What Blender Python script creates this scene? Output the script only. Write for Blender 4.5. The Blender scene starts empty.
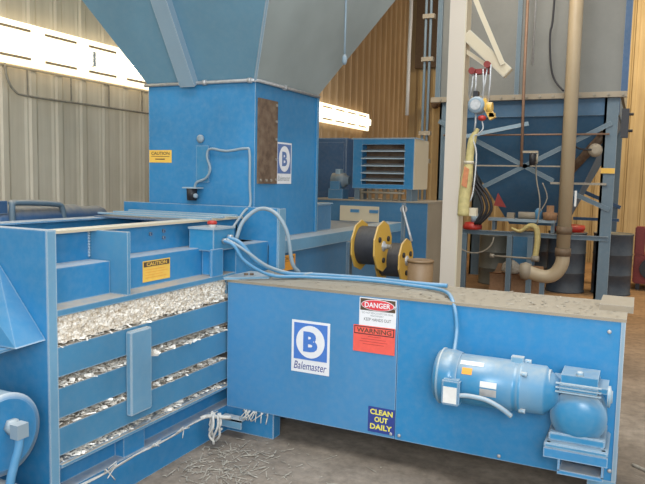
import bpy, bmesh, math, random
from mathutils import Vector, Matrix
random.seed(7)
PI = math.pi
S = bpy.context.scene
COL = S.collection

# ------------------------------------------------------------------ materials
def new_mat(name):
    m = bpy.data.materials.new(name); m.use_nodes = True
    nt = m.node_tree; nt.nodes.clear()
    out = nt.nodes.new('ShaderNodeOutputMaterial'); b = nt.nodes.new('ShaderNodeBsdfPrincipled')
    nt.links.new(b.outputs[0], out.inputs[0])
    return m, nt, b

def noise(nt, scale, detail=4, vec=None, rough=.6):
    n = nt.nodes.new('ShaderNodeTexNoise'); n.inputs['Scale'].default_value = scale
    n.inputs['Detail'].default_value = detail; n.inputs['Roughness'].default_value = rough
    if vec: nt.links.new(vec, n.inputs['Vector'])
    return n

def ramp(nt, src, stops):
    r = nt.nodes.new('ShaderNodeValToRGB'); el = r.color_ramp.elements
    while len(el) < len(stops): el.new(.5)
    for e, (p, c) in zip(el, stops):
        e.position = p; e.color = (*c, 1) if len(c) == 3 else c
    nt.links.new(src, r.inputs[0]); return r

def mixc(nt, fac, a, b, mode='MIX'):
    m = nt.nodes.new('ShaderNodeMix'); m.data_type = 'RGBA'; m.blend_type = mode
    for sock, v in ((m.inputs[0], fac), (m.inputs[6], a), (m.inputs[7], b)):
        if isinstance(v, (int, float)): sock.default_value = v
        elif isinstance(v, tuple): sock.default_value = (*v, 1)
        else: nt.links.new(v, sock)
    return m.outputs[2]

def geo_pos(nt):
    return nt.nodes.new('ShaderNodeNewGeometry').outputs['Position']

def math_n(nt, op, a, b=0.0, clamp=False):
    m = nt.nodes.new('ShaderNodeMath'); m.operation = op; m.use_clamp = clamp
    for s, v in ((m.inputs[0], a), (m.inputs[1], b)):
        if isinstance(v, (int, float)): s.default_value = v
        else: nt.links.new(v, s)
    return m.outputs[0]

def painted(name, base, dust=(.50, .45, .38), dust_amt=.85, rough=.5, var=.25, edge=.5, metal=0.0, bump=0.0):
    """paint with blotchy dirt, settled dust on upward faces, and light worn edges"""
    m, nt, b = new_mat(name)
    pos = geo_pos(nt)
    n1 = noise(nt, 1.3, 3, pos, .5); n2 = noise(nt, 22, 4, pos); var *= .55
    dark = tuple(c * (1 - var) for c in base); lite = tuple(min(1, c * (1 + var) + .03 * var) for c in base)
    c1 = ramp(nt, n1.outputs[0], [(.35, dark), (.65, lite)]).outputs[0]
    haze = ramp(nt, n2.outputs[0], [(.40, (.015, .015, .015)), (.8, (.11, .11, .11))]).outputs[0]
    c2 = mixc(nt, haze, c1, tuple(d * .8 + .1 for d in dust))
    geo = nt.nodes.new('ShaderNodeNewGeometry')
    sep = nt.nodes.new('ShaderNodeSeparateXYZ'); nt.links.new(geo.outputs['Normal'], sep.inputs[0])
    up = math_n(nt, 'SUBTRACT', sep.outputs[2], .35); up = math_n(nt, 'MULTIPLY', up, 2.2, True)
    pn = ramp(nt, n2.outputs[0], [(.25, (.55, .55, .55)), (.6, (1, 1, 1))]).outputs[0]
    up = math_n(nt, 'MULTIPLY', up, pn); up = math_n(nt, 'MULTIPLY', up, dust_amt)
    c3 = mixc(nt, up, c2, dust)
    if edge > 0:
        bv = nt.nodes.new('ShaderNodeBevel'); bv.samples = 4; bv.inputs['Radius'].default_value = .012
        dt = nt.nodes.new('ShaderNodeVectorMath'); dt.operation = 'DOT_PRODUCT'
        nt.links.new(bv.outputs[0], dt.inputs[0]); nt.links.new(geo.outputs['True Normal'], dt.inputs[1])
        e = math_n(nt, 'SUBTRACT', 1.0, dt.outputs['Value']); e = math_n(nt, 'MULTIPLY', e, 5.0 * edge, True)
        e = math_n(nt, 'MULTIPLY', e, .8)
        c3 = mixc(nt, e, c3, (.55, .60, .62))
    nt.links.new(c3, b.inputs['Base Color'])
    b.inputs['Roughness'].default_value = rough; b.inputs['Metallic'].default_value = metal
    if bump:
        bp = nt.nodes.new('ShaderNodeBump'); bp.inputs['Strength'].default_value = bump
        nt.links.new(n2.outputs[0], bp.inputs['Height']); nt.links.new(bp.outputs[0], b.inputs['Normal'])
    return m

def plain(name, c, rough=.6, metal=0.0, var=.15, emit=None, es=1.0):
    m, nt, b = new_mat(name)
    n = noise(nt, 30, 3, geo_pos(nt))
    r = ramp(nt, n.outputs[0], [(.3, tuple(x * (1 - var) for x in c)), (.7, tuple(min(1, x * (1 + var)) for x in c))])
    nt.links.new(r.outputs[0], b.inputs['Base Color'])
    b.inputs['Roughness'].default_value = rough; b.inputs['Metallic'].default_value = metal
    if emit:
        b.inputs['Emission Color'].default_value = (*emit, 1); b.inputs['Emission Strength'].default_value = es
    return m

M = {}
M['blue'] = painted('blue paint', (.016, .205, .44), dust=(.46, .45, .43), edge=.5)
M['blue_hood'] = painted('clean blue paint', (.022, .185, .37), dust=(.3, .35, .4), dust_amt=.15, edge=.4)
M['blue_panel'] = painted('panel blue paint', (.014, .225, .49), dust=(.45, .38, .31), var=.12, edge=.35, rough=.42)
M['blue_panel_pale'] = painted('pale panel blue paint', (.055, .245, .485), dust=(.45, .38, .31), var=.12, edge=.35, rough=.42)  # paler blue for the left front panel
M['blue_slat'] = painted('dusty blue paint', (.055, .225, .39), dust=(.40, .34, .27), dust_amt=1.1, edge=.5)
M['blue_pale'] = painted('chalky blue paint', (.135, .31, .46), dust=(.5, .48, .44), edge=.6)
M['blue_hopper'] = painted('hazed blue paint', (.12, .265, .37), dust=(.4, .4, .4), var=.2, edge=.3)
M['blue_hopper_side'] = painted('dusty bounce lit grey blue paint', (.36, .42, .42), dust=(.4, .4, .4), var=.25, edge=.3)  # dusty; base also raised, painting in light bounced off the floor
M['rib'] = painted('pale grey blue paint', (.24, .35, .44), dust=(.4, .4, .4), var=.15, edge=.6)
M['blue_dark'] = painted('dull blue paint', (.018, .075, .18), dust=(.30, .27, .22), var=.3, edge=.3)
M['blue_bin'] = painted('faded grey blue paint', (.16, .165, .155), dust=(.25, .22, .17), var=.22, edge=.2)
M['blue_tank'] = painted('deep blue paint', (.045, .18, .34), dust=(.33, .30, .26), var=.25, edge=.3)
M['blue_motor'] = painted('glossy blue paint', (.022, .215, .42), dust=(.42, .42, .38), dust_amt=.6, var=.2, edge=.4, rough=.3)
M['steel_blue'] = painted('grey blue frame paint', (.10, .155, .20), dust=(.33, .30, .26), var=.2, edge=.3)
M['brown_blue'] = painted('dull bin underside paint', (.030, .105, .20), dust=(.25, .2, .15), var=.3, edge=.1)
M['cream'] = painted('cream paint', (.58, .49, .34), dust=(.6, .55, .45), var=.08, edge=.15)
M['column'] = painted('off white paint', (.58, .50, .41), dust=(.6, .55, .45), var=.06, edge=.15)
M['flange'] = painted('tan dusty flange', (.30, .25, .18), dust=(.37, .32, .25), var=.2, edge=.1)
M['pipe'] = painted('tan galvanised pipe', (.42, .33, .21), dust=(.5, .42, .3), var=.15, edge=0, rough=.45)
M['pipe_dark'] = plain('brown clamp', (.15, .10, .06))
M['copper'] = plain('copper pipe', (.26, .155, .10), .5, .1)
M['dark'] = plain('dark rubber', (.02, .02, .025), .5)
M['wire_black'] = painted('dark coiled wire', (.035, .035, .04), dust=(.12, .11, .1), edge=0, rough=.45)
M['yellow'] = painted('yellow paint', (.72, .42, .05), dust=(.7, .5, .25), var=.1, edge=.15)
M['yellow_pale'] = plain('pale yellow vinyl', (.50, .41, .17), .6)
M['orange_faded'] = plain('faded orange print', (.50, .18, .07), .6)
M['red'] = plain('red plastic', (.42, .03, .02), .4)
M['red_dull'] = plain('dull red paint', (.22, .025, .02), .5)
M['white'] = plain('white plastic', (.72, .72, .70), .5, var=.06)
M['hose'] = painted('light blue hose', (.07, .25, .45), dust=(.36, .42, .46), dust_amt=.6, edge=0, var=.15)
M['hose_grey'] = painted('grey dusty cable', (.25, .33, .39), dust=(.42, .44, .44), edge=0, var=.12)
M['silver'] = plain('galvanised conduit', (.50, .50, .50), .4, .4)
M['silver_dim'] = plain('dusty steel conduit', (.30, .27, .22), .6, .2)
M['rust'] = None
M['drum'] = painted('dark drum paint', (.030, .042, .060), dust=(.16, .15, .12), var=.3, edge=.1)
M['drum_grey'] = painted('grey green drum paint', (.10, .10, .08), dust=(.2, .18, .14), var=.3, edge=.1)
M['cardboard'] = plain('brown cardboard', (.28, .155, .08), .8)
M['barrel'] = painted('brown fibre drum', (.20, .115, .045), dust=(.3, .2, .12), var=.2, edge=0)
M['paper'] = plain('cream paper shreds', (.90, .85, .77), .9, var=.12)
M['twine'] = plain('pale twine', (.55, .53, .49), .9, var=.2)
M['straw'] = plain('straw coloured scraps', (.36, .32, .26), .9, var=.3)
M['stk_white'] = plain('white sticker', (.80, .80, .82), .5, var=.03)
M['stk_blue'] = plain('blue print', (.07, .20, .58), .5, var=.05)
M['stk_slate'] = plain('faded blue print', (.10, .18, .40), .5, var=.05)
M['stk_navy'] = plain('navy sticker', (.030, .055, .26), .5, var=.1)
M['stk_yellow'] = plain('yellow sticker', (.85, .52, .09), .5, var=.05)
M['stk_lemon'] = plain('yellow print', (.85, .75, .10), .5, var=.03)
M['stk_red'] = plain('red sticker', (.85, .12, .09), .5, var=.05)
M['stk_danger'] = plain('danger red print', (.70, .055, .07), .5, var=.05)
M['stk_black'] = plain('black print', (.03, .03, .035), .5, var=.05)
M['stk_brown'] = plain('brown black print', (.09, .055, .03), .5, var=.1)
M['stk_orange'] = plain('orange sticker', (.80, .33, .04), .5, var=.05)
M['print_grey'] = plain('grey fine print', (.22, .25, .27), .5, var=.05)
M['print_red'] = plain('faint dark red print', (.45, .05, .04), .5, var=.05)
M['tube'] = plain('lit fluorescent tube', (.9, .9, .85), emit=(1, .90, .70), es=3)
M['reflector'] = plain('lit reflector enamel', (.85, .8, .7), .4, emit=(1, .86, .58), es=1.3)
M['slot'] = plain('tan reflector slot', (.20, .15, .09), .6, emit=(1, .75, .4), es=.05)

def rusty():
    m, nt, b = new_mat('brown rusted steel')
    n = noise(nt, 14, 6, geo_pos(nt))
    r = ramp(nt, n.outputs[0], [(.3, (.09, .055, .035)), (.5, (.155, .10, .065)), (.75, (.22, .16, .11))])
    nt.links.new(r.outputs[0], b.inputs['Base Color']); b.inputs['Roughness'].default_value = .8
    return m
M['rust'] = rusty()

def bale_mat():
    m, nt, b = new_mat('packed white paper bale')
    pos = geo_pos(nt)
    n0 = noise(nt, 16, 4, pos)
    wv = mixc(nt, .16, pos, n0.outputs['Color'], 'ADD')
    v = nt.nodes.new('ShaderNodeTexVoronoi'); v.inputs['Scale'].default_value = 42; v.feature = 'F1'
    nt.links.new(wv, v.inputs['Vector'])
    n = noise(nt, 60, 5, pos)
    r = ramp(nt, n.outputs[0], [(.28, (.36, .27, .18)), (.40, (.72, .64, .53)), (.55, (.90, .85, .77))])
    r2 = ramp(nt, v.outputs['Distance'], [(.4, (1, 1, 1)), (.85, (.62, .56, .48))])
    c = mixc(nt, 1.0, r.outputs[0], r2.outputs[0], 'MULTIPLY')
    nt.links.new(c, b.inputs['Base Color']); b.inputs['Roughness'].default_value = .95
    bp = nt.nodes.new('ShaderNodeBump'); bp.inputs['Strength'].default_value = .35; bp.inputs['Distance'].default_value = .01
    nt.links.new(v.outputs['Distance'], bp.inputs['Height']); nt.links.new(bp.outputs[0], b.inputs['Normal'])
    return m
M['bale'] = bale_mat()

def floor_mat():
    m, nt, b = new_mat('dusty stained concrete')
    pos = geo_pos(nt)
    n1 = noise(nt, 1.3, 6, pos, .65); n2 = noise(nt, 14, 6, pos, .7)
    c1 = ramp(nt, n1.outputs[0], [(.32, (.185, .148, .115)), (.5, (.27, .222, .175)), (.68, (.36, .30, .24))])
    c2 = ramp(nt, n2.outputs[0], [(.3, (.62, .60, .57)), (.7, (1.15, 1.12, 1.1))])
    c = mixc(nt, 1.0, c1.outputs[0], c2.outputs[0], 'MULTIPLY')
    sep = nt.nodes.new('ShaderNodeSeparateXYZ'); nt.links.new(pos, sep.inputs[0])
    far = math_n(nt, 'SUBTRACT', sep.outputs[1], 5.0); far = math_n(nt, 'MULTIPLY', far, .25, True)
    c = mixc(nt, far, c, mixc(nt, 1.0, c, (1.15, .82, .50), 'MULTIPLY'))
    nt.links.new(c, b.inputs['Base Color'])
    b.inputs['Roughness'].default_value = .75
    bp = nt.nodes.new('ShaderNodeBump'); bp.inputs['Strength'].default_value = .25
    nt.links.new(n2.outputs[0], bp.inputs['Height']); nt.links.new(bp.outputs[0], b.inputs['Normal'])
    return m
M['floor'] = floor_mat()

def wall_mat(name, c0, c1):
    m, nt, b = new_mat(name)
    pos = geo_pos(nt)
    mp = nt.nodes.new('ShaderNodeMapping'); mp.inputs['Scale'].default_value = (7, 7, .35)
    nt.links.new(pos, mp.inputs[0])
    n1 = noise(nt, 1.6, 5, mp.outputs[0]); n2 = noise(nt, .7, 4, pos)
    a = ramp(nt, n1.outputs[0], [(.3, c0), (.7, c1)])
    d = ramp(nt, n2.outputs[0], [(.3, (.78, .76, .72)), (.65, (1, 1, 1))])
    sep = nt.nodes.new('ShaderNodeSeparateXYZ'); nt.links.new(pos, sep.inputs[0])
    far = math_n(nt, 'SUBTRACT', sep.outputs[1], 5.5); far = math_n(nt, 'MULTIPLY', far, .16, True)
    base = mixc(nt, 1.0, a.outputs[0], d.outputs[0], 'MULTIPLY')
    if name.startswith('beige'): base = mixc(nt, far, base, mixc(nt, 1.0, base, (.58, .45, .33), 'MULTIPLY'))  # far end darker and browner: fading light painted into the sheet colour
    nt.links.new(base, b.inputs['Base Color'])
    b.inputs['Roughness'].default_value = .55
    return m
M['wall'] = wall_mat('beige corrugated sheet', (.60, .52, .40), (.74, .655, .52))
M['wall_far'] = wall_mat('tan corrugated sheet', (.36, .26, .135), (.50, .38, .21))
M['ceil'] = plain('pale ceiling sheet', (.5, .48, .44), .9)

# ------------------------------------------------------------------ mesh helpers
class MB:
    def __init__(s): s.bm = bmesh.new()
    def box(s, x0, x1, y0, y1, z0, z1, rot=None, piv=None):
        vs = [s.bm.verts.new(Vector((x, y, z))) for x in (x0, x1) for y in (y0, y1) for z in (z0, z1)]
        for f in ((0,1,3,2), (4,6,7,5), (0,4,5,1), (2,3,7,6), (0,2,6,4), (1,5,7,3)):
            s.bm.faces.new([vs[i] for i in f])
        if rot is not None: s._rot(vs, rot, piv if piv is not None else Vector(((x0+x1)/2, (y0+y1)/2, (z0+z1)/2)))
        return s
    def _rot(s, vs, rot, piv):
        for v in vs: v.co = Vector(piv) + rot @ (v.co - Vector(piv))
    def poly_prism(s, pts, d):
        """closed outline pts (3D) extruded by vector d"""
        d = Vector(d); a = [s.bm.verts.new(Vector(p)) for p in pts]; b = [s.bm.verts.new(Vector(p) + d) for p in pts]
        n = len(a); s.bm.faces.new(a); s.bm.faces.new(b[::-1])
        for i in range(n): s.bm.faces.new([a[i], b[i], b[(i+1) % n], a[(i+1) % n]])
        return s
    def bar(s, p, q, w, h, up=(0, 0, 1)):
        p, q = Vector(p), Vector(q); d = (q - p).normalized(); u = Vector(up)
        if abs(d.dot(u)) > .98: u = Vector((0, 1, 0))
        r = d.cross(u).normalized(); u = r.cross(d)
        s.poly_prism([p + r*a*w/2 + u*b*h/2 for a, b in ((-1,-1), (1,-1), (1,1), (-1,1))], q - p)
        return s
    def angle(s, p, q, w, t=.008, up=(0, 0, 1), flip=1):
        """L-section bar"""
        p, q = Vector(p), Vector(q); d = (q - p).normalized(); u = Vector(up)
        r = d.cross(u).normalized() * flip; u = r.cross(d).normalized() * flip
        o = [(0,0), (w,0), (w,t), (t,t), (t,w), (0,w)]
        s.poly_prism([p + r*a + u*b for a, b in o], q - p); return s
    def tube(s, pts, r, seg=10, cap=True, smooth_n=0):
        pts = [Vector(p) for p in pts]
        if smooth_n: pts = spline(pts, smooth_n)
        n = len(pts); rr = r if isinstance(r, (list, tuple)) else [r]*n
        t0 = (pts[1]-pts[0]).normalized(); a = Vector((0,0,1)) if abs(t0.z) < .9 else Vector((1,0,0))
        u = t0.cross(a).normalized(); rings = []
        for i in range(n):
            t = (pts[min(i+1, n-1)] - pts[max(i-1, 0)]).normalized()
            u = (u - t*u.dot(t)).normalized(); v = t.cross(u)
            rings.append([s.bm.verts.new(pts[i] + (u*math.cos(k*2*PI/seg) + v*math.sin(k*2*PI/seg))*rr[i]) for k in range(seg)])
        for i in range(n-1):
            for k in range(seg):
                f = s.bm.faces.new([rings[i][k], rings[i][(k+1) % seg], rings[i+1][(k+1) % seg], rings[i+1][k]]); f.smooth = True
        if cap: s.bm.faces.new(rings[0][::-1]); s.bm.faces.new(rings[-1])
        return s
    def lathe(s, prof, org, axis, seg=28, phase=0.0, smooth=True):
        """prof [(dist along axis, radius)]"""
        ax = Vector(axis).normalized(); a = Vector((0,0,1)) if abs(ax.z) < .9 else Vector((1,0,0))
        u = ax.cross(a).normalized(); v = ax.cross(u); org = Vector(org); rings = []
        for (d, r) in prof:
            rings.append([s.bm.verts.new(org + ax*d + (u*math.cos(phase+k*2*PI/seg) + v*math.sin(phase+k*2*PI/seg))*max(r, 1e-4)) for k in range(seg)])
        for i in range(len(rings)-1):
            for k in range(seg):
                f = s.bm.faces.new([rings[i][k], rings[i][(k+1) % seg], rings[i+1][(k+1) % seg], rings[i+1][k]]); f.smooth = smooth
        s.bm.faces.new(rings[0][::-1]); s.bm.faces.new(rings[-1]); return s
    def quad(s, a, b, c, d):
        s.bm.faces.new([s.bm.verts.new(Vector(p)) for p in (a, b, c, d)]); return s
    def bevel(s, w=.004, seg=2):
        bmesh.ops.remove_doubles(s.bm, verts=s.bm.verts, dist=1e-5)
        es = [e for e in s.bm.edges if len(e.link_faces) == 2 and e.calc_face_angle(0) > .6]
        bmesh.ops.bevel(s.bm, geom=es, offset=w, segments=seg, affect='EDGES', clamp_overlap=True); return s
    def build(s, name, mat, parent=None, label=None, fix=True):
        if fix: bmesh.ops.recalc_face_normals(s.bm, faces=s.bm.faces)
        if parent is not None:
            L = wloc(parent)
            for v in s.bm.verts: v.co -= L
        me = bpy.data.meshes.new(name); s.bm.to_mesh(me); s.bm.free()
        me.materials.append(mat if not isinstance(mat, str) else M[mat])
        o = bpy.data.objects.new(name, me); COL.objects.link(o)
        if parent is not None: o.parent = parent
        if label: o['label'] = label
        return o

def wloc(o):
    L = Vector((0,0,0))
    while o is not None: L += Vector(o.location); o = o.parent
    return L

def spline(pts, n):
    out = []; P = [pts[0]] + list(pts) + [pts[-1]]
    for i in range(1, len(P)-2):
        p0, p1, p2, p3 = P[i-1], P[i], P[i+1], P[i+2]
        for k in range(n):
            t = k / n
            out.append(.5*((2*p1) + (p2-p0)*t + (2*p0-5*p1+4*p2-p3)*t*t + (-p0+3*p1-3*p2+p3)*t*t*t))
    out.append(pts[-1]); return out

def tag(o, label, cat, group=None, kind=None):
    o['label'] = label; o['category'] = cat
    if group: o['group'] = group
    if kind: o['kind'] = kind
    return o
def thing(name, label, cat, loc, group=None):
    o = bpy.data.objects.new(name, None); COL.objects.link(o); o.location = loc; o.empty_display_size = .1
    return tag(o, label, cat, group)
def solo(mb, name, mat, org, label, cat, group=None, kind=None):
    org = Vector(org)
    for v in mb.bm.verts: v.co -= org
    o = mb.build(name, mat); o.location = org
    return tag(o, label, cat, group, kind)
def struct(mb, name, mat):
    o = mb.build(name, mat); o['kind'] = 'structure'; return o
def copy_tree(o, parent=None):
    c = o.copy(); COL.objects.link(c)
    if parent is not None: c.parent = parent
    for ch in [x for x in bpy.data.objects if x.parent == o]: copy_tree(ch, c)
    return c

# flat print: frame = (origin, u, v, n)
class Frame:
    def __init__(s, o, u, v):
        s.o, s.u, s.v = Vector(o), Vector(u).normalized(), Vector(v).normalized(); s.n = s.u.cross(s.v)
    def p(s, a, b, c=0.0): return s.o + s.u*a + s.v*b + s.n*c
def plate(fr, a0, a1, b0, b1, c, name, mat, parent, t=.0012):
    mb = MB(); mb.poly_prism([fr.p(a0,b0,c), fr.p(a1,b0,c), fr.p(a1,b1,c), fr.p(a0,b1,c)], fr.n*t)
    return mb.build(name, mat, parent)
def disc(fr, a, b, ra, rb, c, name, mat, parent, t=.0012, seg=40):
    mb = MB(); mb.poly_prism([fr.p(a+ra*math.cos(k*2*PI/seg), b+rb*math.sin(k*2*PI/seg), c) for k in range(seg)], fr.n*t)
    return mb.build(name, mat, parent)
def text(fr, s, a0, a1, b0, b1, c, mat, parent, name='lettering', bold=0.0, shear=0.0, rot=0.0):
    cu = bpy.data.curves.new('tmp', 'FONT'); cu.body = s; cu.offset = bold; cu.shear = shear; cu.resolution_u = 3
    cu.space_line = .9; cu.align_x = 'CENTER'
    to = bpy.data.objects.new('tmp', cu); COL.objects.link(to)
    dg = bpy.context.evaluated_depsgraph_get(); me = bpy.data.meshes.new_from_object(to.evaluated_get(dg))
    bpy.data.objects.remove(to); bpy.data.curves.remove(cu)
    xs = [v.co.x for v in me.vertices]; ys = [v.co.y for v in me.vertices]
    x0, x1, y0, y1 = min(xs), max(xs), min(ys), max(ys)
    L = wloc(parent)
    for v in me.vertices:
        a = a0 + (v.co.x-x0)/(x1-x0)*(a1-a0); b = b0 + (v.co.y-y0)/(y1-y0)*(b1-b0)
        v.co = fr.p(a, b + rot*(a-a0), c) - L
    me.name = name; me.materials.clear(); me.materials.append(M[mat])
    o = bpy.data.objects.new(name, me); COL.objects.link(o); o.parent = parent
    return o

# ------------------------------------------------------------------ setting
struct(MB().box(-5.2, 7, -4, 15.2, -.1, 0), 'floor', 'floor')
struct(MB().box(-5.2, 7, -4, 15.2, 6.4, 6.5), 'ceiling', 'ceil')
def corrugated(p, q, zt, pitch=.23, depth=.035):
    """ribbed sheet from p to q (2D), ribs facing the left of p->q"""
    mb = MB(); p, q = Vector((*p, 0)), Vector((*q, 0)); d = q - p; L = d.length; d.normalize()
    n = Vector((d.y, -d.x, 0)); pts = [p - n*.05]; k = 0
    t = 0
    while t < L - pitch:
        for a, h in ((0, 0), (.50, 0), (.58, .35), (.64, .35), (.70, 1), (.88, 1), (.95, .2)):
            pts.append(p + d*(t + a*pitch) + n*depth*h)
        t += pitch
    pts += [q, q - n*.05]
    mb.poly_prism(pts, (0, 0, zt)); return mb
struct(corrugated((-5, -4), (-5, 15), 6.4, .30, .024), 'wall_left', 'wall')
struct(corrugated((-5, 15), (7, 15), 6.4, .30), 'wall_back', 'wall_far')
tr = MB(); tr.box(-4.97, -4.95, 3.9, 8.0, 2.545, 2.56)
for k in range(9): tr.box(-4.965, -4.955, 4.25+.5*k, 4.262+.5*k, 2.33, 2.56)
struct(tr, 'trim_1', 'silver_dim')

# conduit under the first lamp
c = MB(); c.tube([(-4.93, 4.0, 2.62), (-4.93, 4.02, 2.45), (-4.93, 4.10, 2.34), (-4.93, 4.25, 2.315), (-4.93, 5.0, 2.315), (-4.93, 8.0, 2.32)], .010, 8, smooth_n=6)
solo(c, 'electrical_conduit', 'silver_dim', (-4.93, 4, 2.3), 'grey steel conduit bending along the corrugated wall under the long lamp', 'conduit')

# fluorescent fixtures
def lamp(y0, y1, z0, z1, label):
    t = thing('fluorescent_light', label, 'light', (-4.95, y0, z0), 'wall mounted fluorescent lights')
    h = z1 - z0
    mb = MB(); mb.poly_prism([(-4.955, y0, z0+.02), (-4.90, y0, z0), (-4.86, y0, z0), (-4.85, y0, z0+.10), (-4.85, y0, z1-.10), (-4.86, y0, z1), (-4.90, y0, z1), (-4.955, y0, z1-.02)], (0, y1-y0, 0))
    mb.build('reflector', 'reflector', t)
    for z in (z0+h*.38, z0+h*.5, z0+h*.62):
        mb = MB(); yy = y0 + .06; n = 2
        seg = (y1-y0-.12)/n
        for k in range(n): mb.tube([(-4.82, y0+.06+k*seg+.02, z), (-4.82, y0+.06+(k+1)*seg-.02, z)], .022, 10)
        mb.build('lamp_tube', 'tube', t)
    for zc in (z0+.062, z1-.062):
        y = y0+.12
        while y < y1-.4:
            mb = MB(); mb.box(-4.86, -4.842, y, y+.36, zc-.010, zc+.010); mb.build('slot', 'slot', t); y += .52
    for y in (y0+.02, (y0+y1)/2, y1-.02):
        MB().box(-4.89, -4.80, y-.02, y+.02, z0+h*.3, z0+h*.68).build('lamp_holder', 'white', t)
    return t
lamp(3.2, 6.6, 2.56, 2.92, 'long glowing fluorescent wall light at upper left above conduit')
lamp(8.9, 12.15, 2.58, 2.90, 'shorter looking glowing fluorescent wall light seen right of the steel hopper')

# ------------------------------------------------------------------ baling press
B = thing('baling_press', 'blue steel baling press with slatted side packed with white paper', 'baler', (-2.9, 3.0, 0))
XF = -2.343
MB().box(XF, XF+.004, 2.092, 2.143, 0, 1.393).build('plate_edge', 'blue_pale', B, 'worn pale edge of the end plate')
mb = MB(); mb.box(-2.95, XF, 2.09, 2.145, 0, 1.395); mb.build('end_plate', 'blue', B, 'broad blue plate facing left end of the press')
# sloping hood on the end plate
mb = MB(); a = (-2.42, 2.13, .905)
mb.poly_prism([(-2.40, 2.088, .90), (-2.40, 1.87, .895), (-2.95, 1.87, .895), (-2.95, 2.088, .90)], (0, 0, -.012))
bm = mb.bm
v = [bm.verts.new(Vector(p)) for p in ((-2.352, 2.088, .905), (-2.352, 1.93, .900), (-2.86, 1.90, .895), (-2.66, 2.088, 1.25), (-3.3, 2.088, 1.55), (-3.3, 1.9, .895), (-3.3,2.088,.9), )]
bm.faces.new([v[0], v[1], v[3]]); bm.faces.new([v[1], v[5], v[4], v[3]]); bm.faces.new([v[0], v[3], v[4], v[6]]); bm.faces.new([v[0], v[6], v[5], v[1]]); bm.faces.new([v[4], v[5], v[6]])
bm.verts.remove(v[2])
mb.build('hood', 'blue_hood', B, 'sloping triangular blue hood on the end plate')
# upper side wall, inner
MB().box(-2.64, -2.60, 2.145, 4.02, 1.18, 1.352).build('upper_wall', 'blue', B)
MB().box(-2.66, -2.55, 2.145, 4.02, 1.352, 1.366).build('top_rim', 'cream', B, 'dusty cream rim along the chamber')
MB().box(-3.50, -3.45, 2.145, 4.02, .3, 1.335).build('back_wall', 'blue', B)
MB().box(-3.50, -3.36, 2.145, 4.02, 1.335, 1.345).build('back_rim', 'blue', B)
MB().box(-3.45, -2.95, 2.09, 2.145, 0, 1.345).build('end_plate_extension', 'blue', B)
# stepped lower box of the upper wall
MB().box(-2.64, -2.46, 2.145, 2.60, 1.03, 1.20).build('side_housing', 'blue', B)
MB().box(-2.64, -2.46, 2.64, 4.02, 1.03, 1.20).build('side_housing', 'blue', B)
mb = MB(); mb.box(-2.62, XF, 2.605, 2.625, 1.03, 1.355); mb.build('stiffener', 'blue_slat', B, 'upright fin between the two halves of the side')
# weld bead seams
for y in (2.60,):
    mb = MB()
    for k in range(10): mb.lathe([(0, .004), (.008, .009), (.016, .004)], (-2.598, y-.003, 1.21+.015*k), (0, 0, 1), 6)
    mb.build('weld_bead', 'blue_pale', B)
mb = MB(); mb.box(-2.66, XF, 2.145, 3.52, 1.0, 1.03); mb.box(-2.66, XF-.01, 3.52, 4.02, .9, 1.03); mb.build('side_rail', 'blue_slat', B)
for i, (z0, z1) in enumerate(((.72, .858), (.526, .667), (.349, .481))):
    mb = MB(); mb.box(-2.375, XF, 2.145, 4.0, z0, z1); mb.box(-2.48, -2.375, 2.145, 4.0, z1-.012, z1); mb.build('slat', 'blue_slat', B)
mb = MB(); mb.box(-2.343, -2.305, 2.585, 2.745, .40, .845); mb.bevel(.006); mb.build('post', 'blue_pale', B, 'paler upright bar across the slats')
mb = MB(); mb.box(-2.48, XF, 2.145, 4.0, .285, .312); mb.box(-2.46, -2.42, 2.145, 4.0, .17, .285); mb.box(-2.48, XF-.004, 2.145, 4.0, 0, .17); mb.box(-2.42, -2.36, 2.585, 2.745, .17, .285)
mb.build('bottom_beam', 'blue', B)
MB().box(-2.40, -2.325, 2.145, 3.55, .296, .310).build('floor_rail', 'blue_slat', B)
mb = MB(); mb.box(-2.36, -2.0, 3.53, 3.62, 0, .17); mb.bevel(.004); mb.build('skid', 'blue', B, 'stub of a blue skid beam under the cabinet')
mb = MB(); mb.box(-2.34, -2.17, 3.42, 3.50, .115, .123); mb.box(-2.34, -2.17, 3.42, 3.428, .07, .123); mb.build('bracket', 'blue_pale', B)
# rear body
mb = MB(); mb.box(-3.45, XF, 4.03, 6.9, 0, 1.17); mb.build('rear_body', 'blue_tank', B)
mb = MB(); mb.box(-2.52, XF, 4.05, 6.9, 1.17, 1.19); mb.box(XF, XF+.02, 4.05, 6.9, 1.10, 1.19); mb.build('ledge', 'blue_pale', B)
mb = MB(); mb.box(-3.66, -2.275, 4.03, 4.06, 1.0, 1.435); mb.build('cross_plate', 'blue', B, 'tall cross plate in front of the steel chute')
mb = MB(); mb.box(-2.33, -2.275, 4.03, 4.06, .98, 1.0); mb.box(-2.275, -2.26, 4.03, 4.12, 1.0, 1.43); mb.build('plate_flange', 'blue_pale', B)
mb = MB()
for y, z in ((3.55, 1.372), (3.70, 1.376), (3.86, 1.38)): mb.bar((-3.45, y, z), (-2.5, y, z), .03, .012)
mb.build('cover_bar', 'blue_pale', B)
MB().box(-3.45, -2.66, 3.5, 4.02, 1.345, 1.355).build('cover_plate', 'blue_dark', B)
MB().box(-3.45, -2.60, 4.0, 4.03, 0, 1.33).build('rear_bulkhead', 'blue', B)
MB().box(-2.60, XF-.006, 3.62, 4.03, .9, 1.20).build('side_housing', 'blue', B)
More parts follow.
